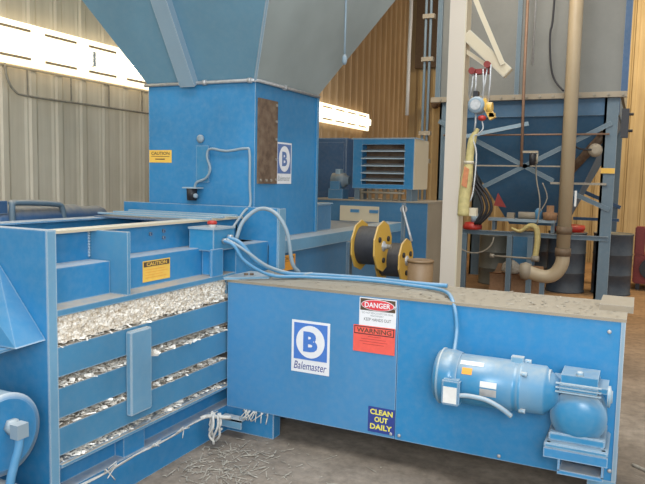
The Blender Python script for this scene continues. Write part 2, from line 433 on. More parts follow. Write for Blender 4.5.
# small holes with bolts at end of upper wall
for y, z in ((3.08, 1.30), (3.2, 1.27), (3.2, 1.31)): MB().lathe([(0, .012), (.012, .012)], (-2.60, y, z), (1, 0, 0), 6).build('bolt', 'blue_dark', B)
mb = MB(); mb.poly_prism([(-2.46, 3.50, 1.0), (-2.33, 3.46, 1.0), (-2.12, 3.66, 1.0), (-2.16, 3.80, 1.0), (-2.46, 3.80, 1.0)], (0, 0, .016))
mp = mb.build('mounting_plate', 'blue_pale', B)
mb = MB(); mb.lathe([(0, .014), (.012, .014)], (-2.27, 3.62, 1.016), (0, 0, 1), 6); mb.lathe([(0, .014), (.012, .014)], (-2.24, 3.64, 1.016), (0, 0, 1), 6); mb.build('bolt', 'rust', mp)
# caution sticker on side housing (faces +x): u=+y, v=+z
fr = Frame((-2.46, 2.852, 1.052), (0, 1, 0), (0, 0, 1))
st = plate(fr, 0, .235, 0, .118, .001, 'caution_sticker', 'stk_yellow', B); st['label'] = 'yellow CAUTION sticker'
plate(fr, .008, .227, .084, .112, .0025, 'heading_band', 'stk_brown', st)
text(fr, 'CAUTION', .03, .205, .088, .108, .004, 'stk_yellow', st, bold=.02)
for k, (w) in enumerate((.17, .19, .15, .18)):
    plate(fr, .02, .02+w, .066-.015*k, .069-.015*k, .0025, 'fine_print', 'stk_orange', st, .0005)
fr = Frame((-2.335, 4.225, .975), (0, 1, 0), (0, 0, 1))
st = plate(fr, -.02, .17, -.01, .105, .012, 'caution_sticker', 'stk_orange', B); st['label'] = 'orange CAUTION sticker'
text(fr, 'CAUTION', 0, .15, .07, .095, .0145, 'stk_brown', st, bold=.02)
plate(fr, 0, .15, .058, .061, .0135, 'fine_print', 'stk_brown', st, .0005)

# bale inside + shreds
def rough_block(x0, x1, y0, y1, z0, z1, nx, ny, nz, amp):
    mb = MB(); bm = mb.bm
    # front face grid (x=x1) + top grid
    g = [[bm.verts.new(Vector((x1 + random.uniform(-amp, amp), y0+(y1-y0)*j/ny, z0+(z1-z0)*k/nz))) for k in range(nz+1)] for j in range(ny+1)]
    for j in range(ny):
        for k in range(nz): bm.faces.new([g[j][k], g[j+1][k], g[j+1][k+1], g[j][k+1]])
    b = [[bm.verts.new(Vector((x0, y0+(y1-y0)*j/ny, z))) for z in (z0, z1)] for j in range(ny+1)]
    for j in range(ny):
        bm.faces.new([g[j][nz], g[j+1][nz], b[j+1][1], b[j][1]]); bm.faces.new([g[j][0], b[j][0], b[j+1][0], g[j+1][0]])
        bm.faces.new([b[j][0], b[j][1], b[j+1][1], b[j+1][0]])
    bm.faces.new([g[0][k] for k in range(nz+1)] + [b[0][1], b[0][0]]); bm.faces.new([g[ny][k] for k in range(nz, -1, -1)] + [b[ny][0], b[ny][1]])
    return mb
mb = rough_block(-3.3, -2.358, 2.16, 3.95, .872, .995, 3, 150, 14, .008)
for v in mb.bm.verts: v.co.y += random.uniform(-.003, .003)
bl = rough_block(-3.3, -2.435, 2.16, 3.95, .315, .872, 3, 120, 46, .014)
me_ = bpy.data.meshes.new('tmp'); bl.bm.to_mesh(me_); mb.bm.from_mesh(me_); bl.bm.free()
solo(mb, 'paper_bale', 'bale', (-2.85, 3.0, .315), 'compressed white paper bale showing between the slats of the press', 'bale')
def shred(mb, c, s, ax=None):
    c = Vector(c); R = Matrix.Rotation(random.uniform(0, 6.3), 3, 'Z') @ Matrix.Rotation(random.uniform(-1.2, 1.2), 3, 'X') if ax is None else ax
    l, w = s*random.uniform(.6, 1.6), s*random.uniform(.12, .5)
    k = random.uniform(-.3, .3)*s
    mb.quad(c + R @ Vector((-l/2, -w/2, 0)), c + R @ Vector((l/2, -w/2, k)), c + R @ Vector((l/2, w/2, k)), c + R @ Vector((-l/2, w/2, 0)))
mb = MB()
def dens(y, z): return .5 + .5*math.sin(y*9 + z*31) * math.sin(y*23 + z*7)
for z, n, h, lo in ((.860, 420, .008, .15), (.668, 650, .012, .2), (.482, 700, .014, .5), (.313, 600, .009, .3)):
    for k in range(n):
        y = random.uniform(2.16, 3.5); m_ = lo + (1-lo)*dens(y, z)
        shred(mb, (random.uniform(-2.43, -2.340), y, z + abs(random.gauss(0, h*m_*1.3)) + .002), random.choice((.014, .02, .035)))
for k in range(60): shred(mb, (-2.35, random.uniform(2.2, 3.5), random.uniform(.875, .99)), .02)
solo(mb, 'paper_shreds', 'paper', (-2.37, 2.9, .3), 'loose white paper shreds spilling through the slat gaps', 'paper', kind='stuff')

# hanging twine bundle and knot of rags along the lower rail
mb = MB()
for dy, r in ((0, .0055), (.012, .004), (-.01, .003)):
    pts = [(XF+.02+dy, 2.05+.1*k, .165+.005*math.sin(k*1.3+dy*90)+dy*.6+.001*k) for k in range(14)]
    mb.tube([(a, b+.02, z) for a, b, z in pts], r, 6, smooth_n=3)
for y in (2.42, 2.74, 2.98):
    for k in range(3):
        mb.tube([(XF+.03, y+random.uniform(-.03,.03), .175), (XF+.05, y+random.uniform(-.05,.05), .20), (XF+.06, y+random.uniform(-.07,.07), .17+random.uniform(-.05,.05))], .003, 5, smooth_n=3)
solo(mb, 'twine_line', 'twine', (XF, 2.5, .165), 'dusty pale twine tied along the bottom of the slatted side', 'twine')
mb = MB()
for k in range(9):
    x = -2.30 + .009*k; y = 3.26 + random.uniform(-.02, .04); z = .185
    l = random.uniform(.07, .16)
    mb.tube([(x-.02, y+.03, z), (x, y, z+.015), (x+random.uniform(-.01,.02), y-.02, z-.04), (x+random.uniform(-.03,.03), y-.02, z-l*.7), (x+random.uniform(-.03,.03), y-.01, z-l)], .0075, 6, smooth_n=4)
mb.tube([(-2.335, 3.22, .18), (-2.30, 3.25, .19), (-2.24, 3.27, .19), (-2.18, 3.32, .18)], .012, 7, smooth_n=4)
solo(mb, 'rag_strips', 'twine', (-2.2, 3.3, .1), 'bundle of white rag strips dangling below the left end of the cabinet', 'rag')
mb = MB()
for k in range(12):
    y = random.uniform(3.3, 3.46); x = random.uniform(-2.2, -1.98); z = .17
    mb.tube([(x, 3.47, .172), (x+random.uniform(-.03,.03), 3.45, .19), (x+random.uniform(-.05,.05), 3.44, .13)], .0035, 5, smooth_n=3)
solo(mb, 'twine_ends', 'twine', (-2.1, 3.47, .17), 'frayed twine ends caught on the cabinet edge above the blue skid', 'twine')
# floor scraps
mb = MB()
for k in range(620):
    if k < 380: x = random.gauss(-2.05, .18); y = random.gauss(3.05, .22)
    else: x = random.uniform(-2.3, 1.2); y = random.uniform(2.3, 4.4)
    if x < -2.30 or (x > -2.34 and y > 3.5 and x < 0): continue
    c0 = Vector((x, y, .004+random.random()*.004)); s = random.choice((.008, .012, .02, .045))*random.uniform(.6, 1.2); a = random.uniform(0, 6.3); w = random.uniform(.0015, .004)
    d = Vector((math.cos(a), math.sin(a), 0))*s; p = Vector((-math.sin(a), math.cos(a), 0))*w
    mb.quad(c0-d-p, c0+d-p, c0+d+p*.6+Vector((0,0,.002)), c0-d+p)
solo(mb, 'floor_scraps', 'straw', (-2, 3, 0), 'scattered straw coloured scraps on concrete floor beneath the press', 'scraps', kind='stuff')

# ------------------------------------------------------------------ feed hopper
H = thing('feed_hopper', 'large flared blue steel hopper on a square chute above the press', 'hopper', (-2.98, 4.6, 1.19))
x0, x1, y0, y1, zb, zt = -3.455, -2.50, 4.085, 5.07, 1.192, 2.325
MB().box(x0, x1, y0, y1, zb, zt).build('chute', 'blue', H, 'square upright blue chute')
hh = 1.9; kx, ky = .55, .60; z2 = zt + hh
A = [Vector((x0, y0, zt)), Vector((x1, y0, zt)), Vector((x1, y1, zt)), Vector((x0, y1, zt))]
T = [Vector((x0-kx*hh, y0-ky*hh, z2)), Vector((x1+kx*hh, y0-ky*hh, z2)), Vector((x1+kx*hh, y1+ky*hh, z2)), Vector((x0-kx*hh, y1+ky*hh, z2))]
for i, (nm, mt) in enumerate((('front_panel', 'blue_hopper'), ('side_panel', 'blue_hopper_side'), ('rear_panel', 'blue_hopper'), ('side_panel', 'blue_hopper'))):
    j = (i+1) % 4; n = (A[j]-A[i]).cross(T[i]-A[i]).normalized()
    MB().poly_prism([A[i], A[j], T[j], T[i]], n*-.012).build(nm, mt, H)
def on_front(t, dz, off): # t along bottom edge 0..1 on front panel
    p = A[0].lerp(A[1], t); q = T[0].lerp(T[1], t); r = p.lerp(q, dz/hh); n = (A[1]-A[0]).cross(T[0]-A[0]).normalized()
    return r + n*off
n = (A[1]-A[0]).cross(T[0]-A[0]).normalized()
def rib(t, w):
    mb = MB(); a = on_front(t, .0, 0); b = a + Vector((0, -ky, 1))*1.85
    d = (b-a).normalized(); r = Vector((1, 0, 0))
    mb.poly_prism([a - r*w/2, a - r*w/2 + n*.06, a + r*w/2 + n*.06, a + r*w/2, a + r*(w/2-.012), a + r*(w/2-.012) + n*.048, a - r*(w/2-.012) + n*.048, a - r*(w/2-.012)], b-a)
    return mb.build('rib', 'rib', H, 'channel rib running up the flared face')
rib(.42, .13)
# hopper right crease angle
MB().bar(A[1]+Vector((0,-.005,0)), T[1]+Vector((0,-.005,0)), .02, .02).build('corner_seam', 'rib', H)
# conduit around the top of the chute
mb = MB(); mb.tube([(x0-.02, y0-.02, zt), (x1-.03, y0-.02, zt-.0), (x1+.02, y0, zt), (x1+.02, y1, zt)], .013, 8)
for p, ax in (((x0+.52, y0-.02, zt), (1,0,0)), ((x1-.05, y0-.02, zt), (1,0,0)), ((x1+.02, y0+.38, zt), (0,1,0))):
    mb.lathe([(0, .02), (.03, .02)], p, ax, 8)
solo(mb, 'metal_conduit', 'silver', (x1, y0, zt), 'thin galvanised conduit clipped round the top of the steel chute', 'conduit')
MB().bar((x1+.001, y1, zb), (x1+.001, y1, zt), .03, .03).build('corner_angle', 'blue_motor', H)
# rust plate and logo on chute side
ap = MB().box(x1, x1+.012, y0+.03, y0+.305, 1.60, 2.21).build('access_plate', 'rust', H, 'tall brown rusted access plate')
for y, z in [(y0+.28, z) for z in (1.63, 1.78, 1.93, 2.06, 2.18)] + [(y0+d, 1.625) for d in (.06, .14, .21)]:
    MB().lathe([(0, .011), (.01, .011)], (x1+.012, y, z), (1,0,0), 6).build('bolt', 'silver_dim', ap)
fr = Frame((x1, y0+.312, 1.60), (0, 1, 0), (0, 0, 1))
st = plate(fr, 0, .235, 0, .315, .002, 'logo_sign', 'stk_white', H); st['label'] = 'white and blue sign with a circled B'
plate(fr, .014, .221, .078, .302, .0035, 'blue_field', 'stk_slate', st)
disc(fr, .1175, .19, .086, .098, .005, 'disc', 'stk_white', st)
text(fr, 'B', .078, .158, .135, .245, .0065, 'stk_slate', st, bold=.04)
text(fr, 'Balemaster', .02, .215, .022, .062, .0035, 'print_grey', st, shear=.3)
fr = Frame((x0+.005, y0, 1.742), (1, 0, 0), (0, 0, 1))
st = plate(fr, 0, .215, 0, .095, .001, 'warning_sticker', 'stk_yellow', H); st['label'] = 'small yellow warning sticker'
text(fr, 'CAUTION', .02, .195, .058, .082, .0025, 'stk_brown', st, bold=.02)
plate(fr, .02, .195, .045, .049, .0025, 'fine_print', 'stk_brown', st, .0005)
plate(fr, .06, .15, .022, .03, .0025, 'fine_print', 'stk_brown', st, .0005)
# small sensor box with its cable
t = thing('sensor', 'small dark sensor with a lens hanging on the front of the steel chute', 'sensor', (-3.01, y0-.05, 1.50))
MB().lathe([(0, .035), (.09, .04)], (-3.01, y0-.05, 1.465), (0, 0, 1), 12).build('body', 'dark', t)
MB().lathe([(0, .016), (.02, .018), (.025, .01)], (-2.967, y0-.07, 1.50), (.8, -.6, 0), 12).build('lens', 'hose_grey', t)
MB().box(-3.07, -2.94, y0-.09, y0, 1.553, 1.562).build('bracket', 'rib', t)
MB().box(-3.00, -2.89, y0-.012, y0, 1.60, 1.87).build('back_plate', 'blue_motor', t)
mb = MB(); yy = y0-.03
mb.tube([(-3.0, yy, 1.56), (-2.98, yy, 1.60), (-2.90, yy, 1.63), (-2.86, yy, 1.70), (-2.89, yy, 1.79), (-2.86, yy, 1.845), (-2.72, yy, 1.83), (-2.56, yy, 1.848), (-2.525, yy, 1.82), (-2.52, yy, 1.6), (-2.515, yy, 1.45), (-2.52, 3.98, 1.40), (-2.45, 3.7, 1.28), (-2.40, 3.59, 1.25)], .009, 8, smooth_n=6)
solo(mb, 'sensor_cable', 'hose_grey', (-2.5, yy, 1.45), 'thin grey cable from the dark sensor running over the chute front', 'cable')
mb = MB(); mb.tube([(-2.9, 3.99, 1.91), (-2.9, 3.98, 1.91)], .01)
mb.bm.free(); mb = MB(); mb.lathe([(0, .03), (.015, .03), (.022, .012)], (-2.965, y0, 1.92), (0, -1, 0), 16)
mb.build('round_cap', 'hose_grey', H)
# white rope-like chains hanging in front of the side
def rope(x, y, za, zb_, r, name, mat, label, cat, wob=.004, end=None):
    mb = MB(); n = 14
    mb.tube([(x+random.uniform(-wob, wob), y+random.uniform(-wob, wob), za+(zb_-za)*k/n) for k in range(n+1)], r, 6)
    if end: mb.lathe([(0, r*1.1), (.02, r*2.4), (.05, r*2.4), (.07, r)], (x, y, zb_-.05), (0,0,1), 8)
    return solo(mb, name, mat, (x, y, zb_), label, cat)
rope(-1.98, 4.45, 6.4, 2.515, .008, 'pull_cord', 'hose_grey', 'thin grey pull cord hanging in front of the flared hopper', 'cord', .0, True)
rope(-2.08, 6.2, 6.4, 2.27, .018, 'hanging_rope', 'column', 'frayed white rope hanging between the hopper and cream column', 'rope', .008, False)

# junction box on the press
J = thing('junction_box', 'blue electrical junction box with red button on the side rail of the press', 'junction box', (-2.43, 3.48, 1.175))
mb = MB(); mb.box(-2.535, -2.35, 3.37, 3.60, 1.185, 1.325); mb.bevel(.004); mb.build('box', 'blue_motor', J)
mb = MB(); mb.box(-2.54, -2.345, 3.365, 3.605, 1.318, 1.330); mb.build('lid', 'rib', J)
mb = MB(); mb.box(-2.455, -2.345, 3.40, 3.46, 1.032, 1.185); mb.box(-2.355, -2.34, 3.34, 3.46, 1.03, 1.2); mb.build('bracket', 'blue', J)
b_ = MB().lathe([(0, .022), (.018, .022)], (-2.41, 3.44, 1.33), (0,0,1), 14).build('button_base', 'white', J)
MB().lathe([(0, .030), (.010, .032), (.022, .026), (.024, .01)], (-2.41, 3.44, 1.348), (0,0,1), 16).build('button', 'red', J)
mb = MB()
for z in (1.245, 1.265): mb.lathe([(0, .016), (.03, .016)], (-2.35, 3.47+(z-1.245)*3, z), (1, 0, 0), 8)
mb.build('cable_gland', 'silver', J)

# ------------------------------------------------------------------ drive cabinet
CB = thing('drive_cabinet', 'long bright blue steel cabinet with safety stickers projecting from the press', 'cabinet', (-1.18, 3.77, 0))
cx0, cx1, cy0, cy1, cz0, cz1 = -2.328, -.035, 3.52, 4.02, .175, .995
MB().box(cx0, cx1, cy0, cy1, cz0, cz1).build('casing', 'blue', CB)
MB().box(cx0, -1.19, 3.498, 3.52, cz0, cz1-.012).build('front_panel', 'blue_panel_pale', CB)
MB().box(-1.188, cx1-.004, 3.504, 3.52, cz0-.004, cz1-.012).build('front_panel', 'blue_panel', CB)
mb = MB(); mb.box(cx0-.005, cx1+.008, 3.495, cy1, cz1-.012, cz1+.004); mb.build('top_plate', 'flange', CB, 'top plate under brown dust')
mb = MB(); mb.box(cx1-.014, cx1+.006, 3.496, 3.512, cz0, cz1); mb.build('edge_strip', 'rib', CB)
for p, q in (((-.16, -.03)), ((-2.2, -2.08))):
    if p > -1: 
        mb = MB(); mb.box(p, q, 3.50, 3.60, 0, cz0); mb.box(p-.02, q+.01, 3.47, 3.63, 0, .012); mb.build('foot', 'blue_pale', CB)
mb = MB(); mb.box(-.16, -.03, 3.9, 4.0, 0, cz0); mb.build('foot', 'blue', CB)
mb = MB(); mb.box(-2.2, -2.1, 3.9, 4.0, 0, cz0); mb.build('foot', 'blue', CB)
MB().box(-.16, .0, 3.70, 4.02, cz1, cz1+.035).build('top_tab', 'flange', CB)
for x, z in ((-1.21, .93), (-1.21, .20), (-1.16, .2), (-.6, .195), (-.10, .93), (-.06, .23)):
    MB().lathe([(0, .010), (.006, .010), (.008, .005)], (x, 3.500, z), (0, -1, 0), 8).build('screw', 'silver', CB)
# B logo sticker
fr = Frame((-1.862, 3.498, .478), (1, 0, .0), (0, 0, 1))
st = plate(fr, 0, .255, 0, .318, .001, 'logo_sticker', 'stk_white', CB); st['label'] = 'white and blue sticker with a circled B'
plate(fr, .016, .239, .080, .303, .0025, 'blue_field', 'stk_blue', st)
disc(fr, .1275, .1915, .095, .099, .004, 'disc', 'stk_white', st, seg=48)
text(fr, 'B', .080, .176, .130, .254, .0055, 'stk_blue', st, bold=.05)
text(fr, 'Balemaster', .018, .238, .018, .066, .003, 'stk_navy', st, shear=.25, bold=.002)
# danger sticker
fr = Frame((-1.424, 3.498, .810), (1, 0, 0), (0, 0, 1))
st = plate(fr, 0, .224, 0, .165, .001, 'danger_sticker', 'stk_white', CB); st['label'] = 'white, black and red DANGER sticker'
plate(fr, .006, .218, .092, .160, .0025, 'black_field', 'stk_brown', st)
disc(fr, .112, .126, .100, .032, .004, 'oval', 'stk_white', st)
disc(fr, .112, .126, .096, .029, .0052, 'red_oval', 'stk_danger', st)
text(fr, 'DANGER', .034, .190, .111, .141, .0066, 'stk_white', st, bold=.02)
text(fr, 'DO NOT REACH INTO OR NEAR', .018, .206, .073, .083, .0025, 'print_grey', st)
text(fr, 'MACHINERY', .070, .150, .058, .068, .0025, 'print_grey', st)
text(fr, 'KEEP HANDS OUT', .030, .194, .032, .050, .0025, 'stk_black', st)
# warning sticker
fr = Frame((-1.457, 3.496, .658), (1, 0, 0), (0, 0, 1))
st = plate(fr, 0, .255, 0, .155, .001, 'warning_sticker', 'stk_red', CB); st['label'] = 'red WARNING sticker'
plate(fr, .006, .249, .104, .150, .0025, 'heading_frame', 'stk_black', st)
plate(fr, .011, .244, .109, .145, .0038, 'heading_field', 'stk_red', st)
text(fr, 'WARNING', .022, .234, .113, .141, .0052, 'stk_brown', st, bold=.02)
for k, (a, b) in enumerate(((.09, .17), (.05, .20), (.04, .21), (.06, .19))):
    plate(fr, a, b, .092-.015*k, .0945-.015*k, .0025, 'fine_print', 'print_red', st, .0005)
# clean out daily
fr = Frame((-1.352, 3.498, .193), (1, 0, 0), (0, 0, 1))
st = plate(fr, 0, .163, 0, .150, .001, 'notice_sticker', 'stk_navy', CB); st['label'] = 'navy sticker reading CLEAN OUT DAILY'
text(fr, 'CLEAN', .012, .150, .105, .137, .0025, 'stk_lemon', st, bold=.03)
text(fr, 'OUT', .040, .122, .062, .094, .0025, 'stk_lemon', st, bold=.03)
text(fr, 'DAILY', .014, .148, .018, .050, .0025, 'stk_lemon', st, bold=.03)

# dust and scraps on the top plate
mb = MB()
for k in range(500):
    shred(mb, (random.uniform(-2.3, -.05), random.uniform(3.52, 4.0), 1.003), random.uniform(.008, .03), Matrix.Rotation(random.uniform(0, 6.3), 3, 'Z') @ Matrix.Rotation(random.uniform(-.2, .2), 3, 'X'))
solo(mb, 'dust_scraps', 'straw', (-1.2, 3.8, 1.0), 'brown dust and scraps lying along the top of the blue cabinet', 'scraps', kind='stuff')

# gear motor
G = thing('gear_motor', 'blue electric gear motor bolted to the right end of the long cabinet', 'motor', (-.45, 3.30, .31))
gy, gz = 3.315, .645
mb = MB(); mb.lathe([(0, .10), (.012, .128), (.03, .138), (.085, .141), (.13, .130)], (-.905, gy, gz), (1, 0, 0), 36); fc = mb.build('fan_cover', 'blue_motor', G)
MB().lathe([(0, .139), (.004, .144), (.010, .144), (.014, .139)], (-.878, gy, gz), (1, 0, 0), 36).build('rim_highlight', 'blue_pale', fc)  # pale ring added to paint the highlight along the fan cover rim
mb = MB(); prof = [(0, .122), (.01, .126), (.27, .126), (.275, .120), (.30, .120), (.305, .128), (.32, .128), (.325, .119), (.42, .119), (.43, .108), (.46, .085), (.49, .06)]
mb.lathe(prof, (-.785, gy, gz), (1, 0, 0), 36); mb.build('motor_body', 'blue_motor', G)
for a in (45, 135, -20): MB().lathe([(0, .012), (.03, .012)], (-.47, gy+.127*math.sin(math.radians(a))*-1, gz+.127*math.cos(math.radians(a))), (1, 0, 0), 6).build('bolt', 'blue_pale', G)
mb = MB(); mb.box(-.53, -.47, gy-.02, gy+.02, gz+.118, gz+.15); mb.build('lifting_lug', 'blue_pale', G)
mb = MB(); mb.box(-.835, -.745, gy-.165, gy-.10, .545, .675); mb.bevel(.008); tb = mb.build('terminal_box', 'blue_motor', G)
MB().box(-.825, -.757, gy-.168, gy-.166, .558, .640).build('cover_label', 'white', tb)
mb = MB(); 
def onm(a, x, r=.1275): return (x, gy - r*math.cos(a), gz + r*math.sin(a))
def curved(x0, x1, a0, a1, name, mat, r=.1275, par=G):
    mb = MB(); n = 6
    for k in range(n):
        b0, b1 = a0+(a1-a0)*k/n, a0+(a1-a0)*(k+1)/n
        mb.quad(onm(b0, x0, r), onm(b0, x1, r), onm(b1, x1, r), onm(b1, x0, r))
    return mb.build(name, mat, par)
curved(-.765, -.65, .85, 1.05, 'warning_strip', 'white')
curved(-.655, -.575, .05, .28, 'name_plate', 'white')
curved(-.655, -.575, -.30, .0, 'data_plate', 'silver')
curved(-.75, -.70, .45, .72, 'orange_label', 'stk_orange')
mb = MB(); mb.tube([(-.745, gy-.15, .60), (-.70, gy-.15, .605), (-.62, gy-.15, .60), (-.55, gy-.14, .57), (-.50, gy-.12, .53)], .012, 8, smooth_n=5); mb.build('motor_lead', 'rib', G)
# gearbox: wheel housing + worm housing + foot
mb = MB(); mb.lathe([(0, .075), (.03, .10), (.05, .118), (.12, .122), (.20, .122)], (-.205, 3.498, .555), (0, -1, 0), 36); gb = mb.build('gear_housing', 'blue_motor', G)
MB().lathe([(0, .122), (.012, .127), (.03, .127), (.036, .108), (.046, .103), (.062, .07), (.070, .03), (.072, .0)], (-.205, 3.298, .555), (0, -1, 0), 36).build('end_cover', 'blue_motor', gb)
mb = MB(); mb.box(-.335, -.085, 3.24, 3.49, .635, .745); mb.bevel(.042, 4); mb.build('worm_housing', 'blue_motor', G)
mb = MB(); mb.lathe([(0, .085), (.02, .085), (.025, .06), (.06, .055)], (-.34, gy, gz+.02), (-1, 0, 0), 24); mb.build('coupling_flange', 'blue_pale', G)
mb = MB(); mb.lathe([(0, .05), (.012, .05), (.016, .03), (.022, .028)], (-.085, gy, .66), (1, 0, 0), 20); mb.build('side_cap', 'blue_pale', G); mb = MB(); mb.lathe([(0,.02),(.02,.012)], (-.21, 3.3, .745), (0,0,1), 10); mb.build('oil_plug', 'blue_pale', G)
mb = MB()
for z in (.67, .69, .71): mb.box(-.31, -.11, 3.232, 3.245, z, z+.006)
mb.build('casting_rib', 'blue_pale', G)
mb = MB(); mb.box(-.345, -.065, 3.20, 3.498, .405, .430); mb.box(-.33, -.08, 3.24, 3.49, .43, .47); mb.bevel(.006); mb.build('mounting_foot', 'blue_motor', G)
mb = MB(); mb.box(-.345, -.065, 3.20, 3.21, .36, .405); mb.box(-.28, -.27, 3.21, 3.498, .30, .405); mb.box(-.09, -.08, 3.21, 3.498, .30, .405); mb.box(-.28, -.08, 3.21, 3.498, .285, .305)
mb.build('support_bracket', 'blue', G)
for x in (-.325, -.085): MB().lathe([(0, .010), (.075, .010)], (x, 3.22, .355), (0, 0, 1), 8).build('bolt', 'dark', G)

# hoses and cables
def hose(pts, r, name, mat, label, n=8):
    mb = MB(); mb.tube(pts, r, 10, smooth_n=n); return solo(mb, name, mat, pts[0], label, 'hose')
hose([(-2.33, 3.46, 1.245), (-2.26, 3.46, 1.22), (-2.20, 3.50, 1.12), (-2.08, 3.62, 1.03), (-1.90, 3.76, 1.018), (-1.5, 3.84, 1.018), (-1.2, 3.80, 1.018), (-1.05, 3.76, 1.018), (-.96, 3.66, 1.02), (-.90, 3.54, 1.01), (-.86, 3.475, .95), (-.84, 3.44, .86), (-.825, 3.34, .76), (-.80, 3.18, .67)],
     .011, 'motor_hose', 'hose', 'light blue hose crossing the cabinet top then dropping to the gear motor')
hose([(-2.33, 3.50, 1.262), (-2.24, 3.50, 1.235), (-2.15, 3.56, 1.12), (-2.02, 3.70, 1.04), (-1.86, 3.86, 1.022), (-1.5, 3.91, 1.02), (-1.2, 3.88, 1.02), (-1.02, 3.90, 1.02)],
     .014, 'power_cable', 'hose', 'thicker light blue cable just behind the motor hose on cabinet top')
hose([(-2.33, 3.48, 1.255), (-2.22, 3.50, 1.20), (-2.10, 3.60, 1.09), (-1.98, 3.75, 1.03), (-1.90, 3.84, 1.03)],
     .010, 'grey_cable', 'hose_grey', 'short grey cable lying between two light blue hoses near the red button box')
hose([(-2.34, 3.61, 1.25), (-2.32, 3.66, 1.36), (-2.24, 3.72, 1.44), (-2.12, 3.72, 1.42), (-2.04, 3.74, 1.30), (-2.02, 3.78, 1.10), (-2.0, 3.84, 1.03)],
     .013, 'looped_cable', 'hose_grey', 'grey cable arching upward between junction box and cabinet top')

# ------------------------------------------------------------------ hydraulic cylinder at the lower left
CY, CZ = 1.83, .57
Y = thing('cylinder_housing', 'round blue hydraulic cylinder end with a hose fitting at lower left', 'cylinder', (-2.55, 1.95, .30))
mb = MB(); mb.lathe([(0, .158), (.012, .168), (.5, .168)], (-2.31, CY, CZ), (-1, 0, 0), 44); mb.build('cylinder_end', 'blue_motor', Y)
mb = MB(); mb.lathe([(-.004, .168), (0, .172), (.008, .172), (.012, .150), (.014, .148)], (-2.31, CY, CZ), (1, 0, 0), 44); mb.build('cover_disc', 'blue', Y)
mb = MB(); mb.lathe([(0, .035), (.03, .035), (.032, .022), (.07, .022)], (-2.30, CY+.02, CZ+.03), (1, 0, 0), 6); mb.box(-2.27, -2.225, CY-.005, CY+.05, CZ-.01, CZ+.05)
mb.build('hose_fitting', 'hose_grey', Y)
hose([(-2.245, CY+.02, CZ+.0), (-2.24, CY+.01, CZ-.05), (-2.245, CY-.01, CZ-.12), (-2.25, CY-.03, CZ-.22), (-2.26, CY-.03, .12), (-2.29, CY-.03, .022)], .018, 'hydraulic_hose', 'hose', 'short light blue hose dropping from the round cylinder fitting')
mb = MB(); mb.lathe([(0, .13), (.01, .142), (.4, .142)], (-2.32, CY+.0, .20), (-1, 0, 0), 32)
mb.build('lower_cylinder', 'blue_pale', Y)
MB().lathe([(0, .125), (.004, .125)], (-2.32, CY, .20), (1, 0, 0), 32).build('cover_disc', 'blue', Y)
MB().box(-2.9, -2.62, 1.78, 2.088, 0, .42).build('mount_block', 'blue', Y)

# hydraulic power cylinder behind the chamber
K = thing('hydraulic_cylinder', 'dusty dark blue hydraulic cylinder lying behind the press chamber', 'cylinder', (-3.9, 3.6, .9))
mb = MB(); mb.lathe([(0, .07), (.01, .10), (.05, .112), (.75, .112), (.78, .095), (1.0, .095), (1.03, .08)], (-3.9, 3.0, 1.30), (0, 1, 0), 28); mb.build('barrel', 'blue_dark', K)
MB().lathe([(0, .07), (.02, .075), (.03, .03)], (-3.9, 2.995, 1.30), (0, -1, 0), 16).build('end_cap', 'steel_blue', K)
MB().box(-4.02, -3.88, 4.0, 4.5, 1.24, 1.33).build('end_block', 'blue_dark', K)
MB().box(-3.90, -3.80, 2.98, 3.08, 1.37, 1.455).build('valve_box', 'blue_dark', K)
mb = MB(); mb.tube([(-3.78, 3.1, 1.25), (-3.78, 3.1, 1.42), (-3.80, 3.14, 1.44), (-3.80, 3.46, 1.425), (-3.80, 3.54, 1.40), (-3.80, 3.56, 1.30)], .020, 10, smooth_n=4); mb.build('elbow_pipe', 'steel_blue', K)
MB().box(-4.05, -3.75, 3.3, 3.5, 0, 1.22).build('stand', 'blue_dark', K)
mb = MB(); mb.box(-4.05, -3.75, 4.2, 4.4, 0, 1.26); mb.build('stand', 'blue_dark', K)

# ------------------------------------------------------------------ hydraulic power unit (oil tank) + cooler
T_ = thing('oil_tank', 'deep blue rectangular hydraulic oil tank behind the wire spools', 'tank', (-2.77, 7.4, 0))
MB().box(-3.47, -2.085, 7.0, 7.75, 0, 1.40).build('tank_shell', 'blue_tank', T_)
MB().box(-3.50, -2.07, 6.98, 7.78, 1.40, 1.415).build('tank_lid', 'flange', T_)
MB().box(-2.085, -2.075, 7.0, 7.75, 0, 1.40).build('end_panel', 'flange', T_, 'end panel painted tan as its lit side')  # tan paints in the light on the tank's right side
MB().box(-2.5, -2.44, 6.985, 7.0, .9, 1.0).build('label_plate', 'blue_motor', T_)
Q = thing('oil_cooler', 'blue framed radiator cooler with horizontal louvres standing on oil tank', 'cooler', (-2.62, 7.3, 1.415))
X0, X1, Z0, Z1, yf = -3.0, -2.275, 1.545, 2.10, 7.05
mb = MB(); mb.box(X0, X0+.11, yf, yf+.28, Z0, Z1); mb.box(X1-.11, X1, yf, yf+.28, Z0, Z1); mb.box(X0+.11, X1-.11, yf, yf+.28, Z0, Z0+.05); mb.box(X0+.11, X1-.11, yf, yf+.28, Z1-.06, Z1); mb.build('frame', 'blue', Q)
MB().box(X0-.02, X1+.02, yf-.01, yf+.30, Z1, Z1+.012).build('top_flange', 'rib', Q)
MB().box(X0+.10, X1-.10, yf+.14, yf+.2, Z0+.04, Z1-.05).build('core', 'rust', Q)
MB().box(X1, X1+.012, yf, yf+.5, Z0, Z1).build('side_panel', 'cream', Q)
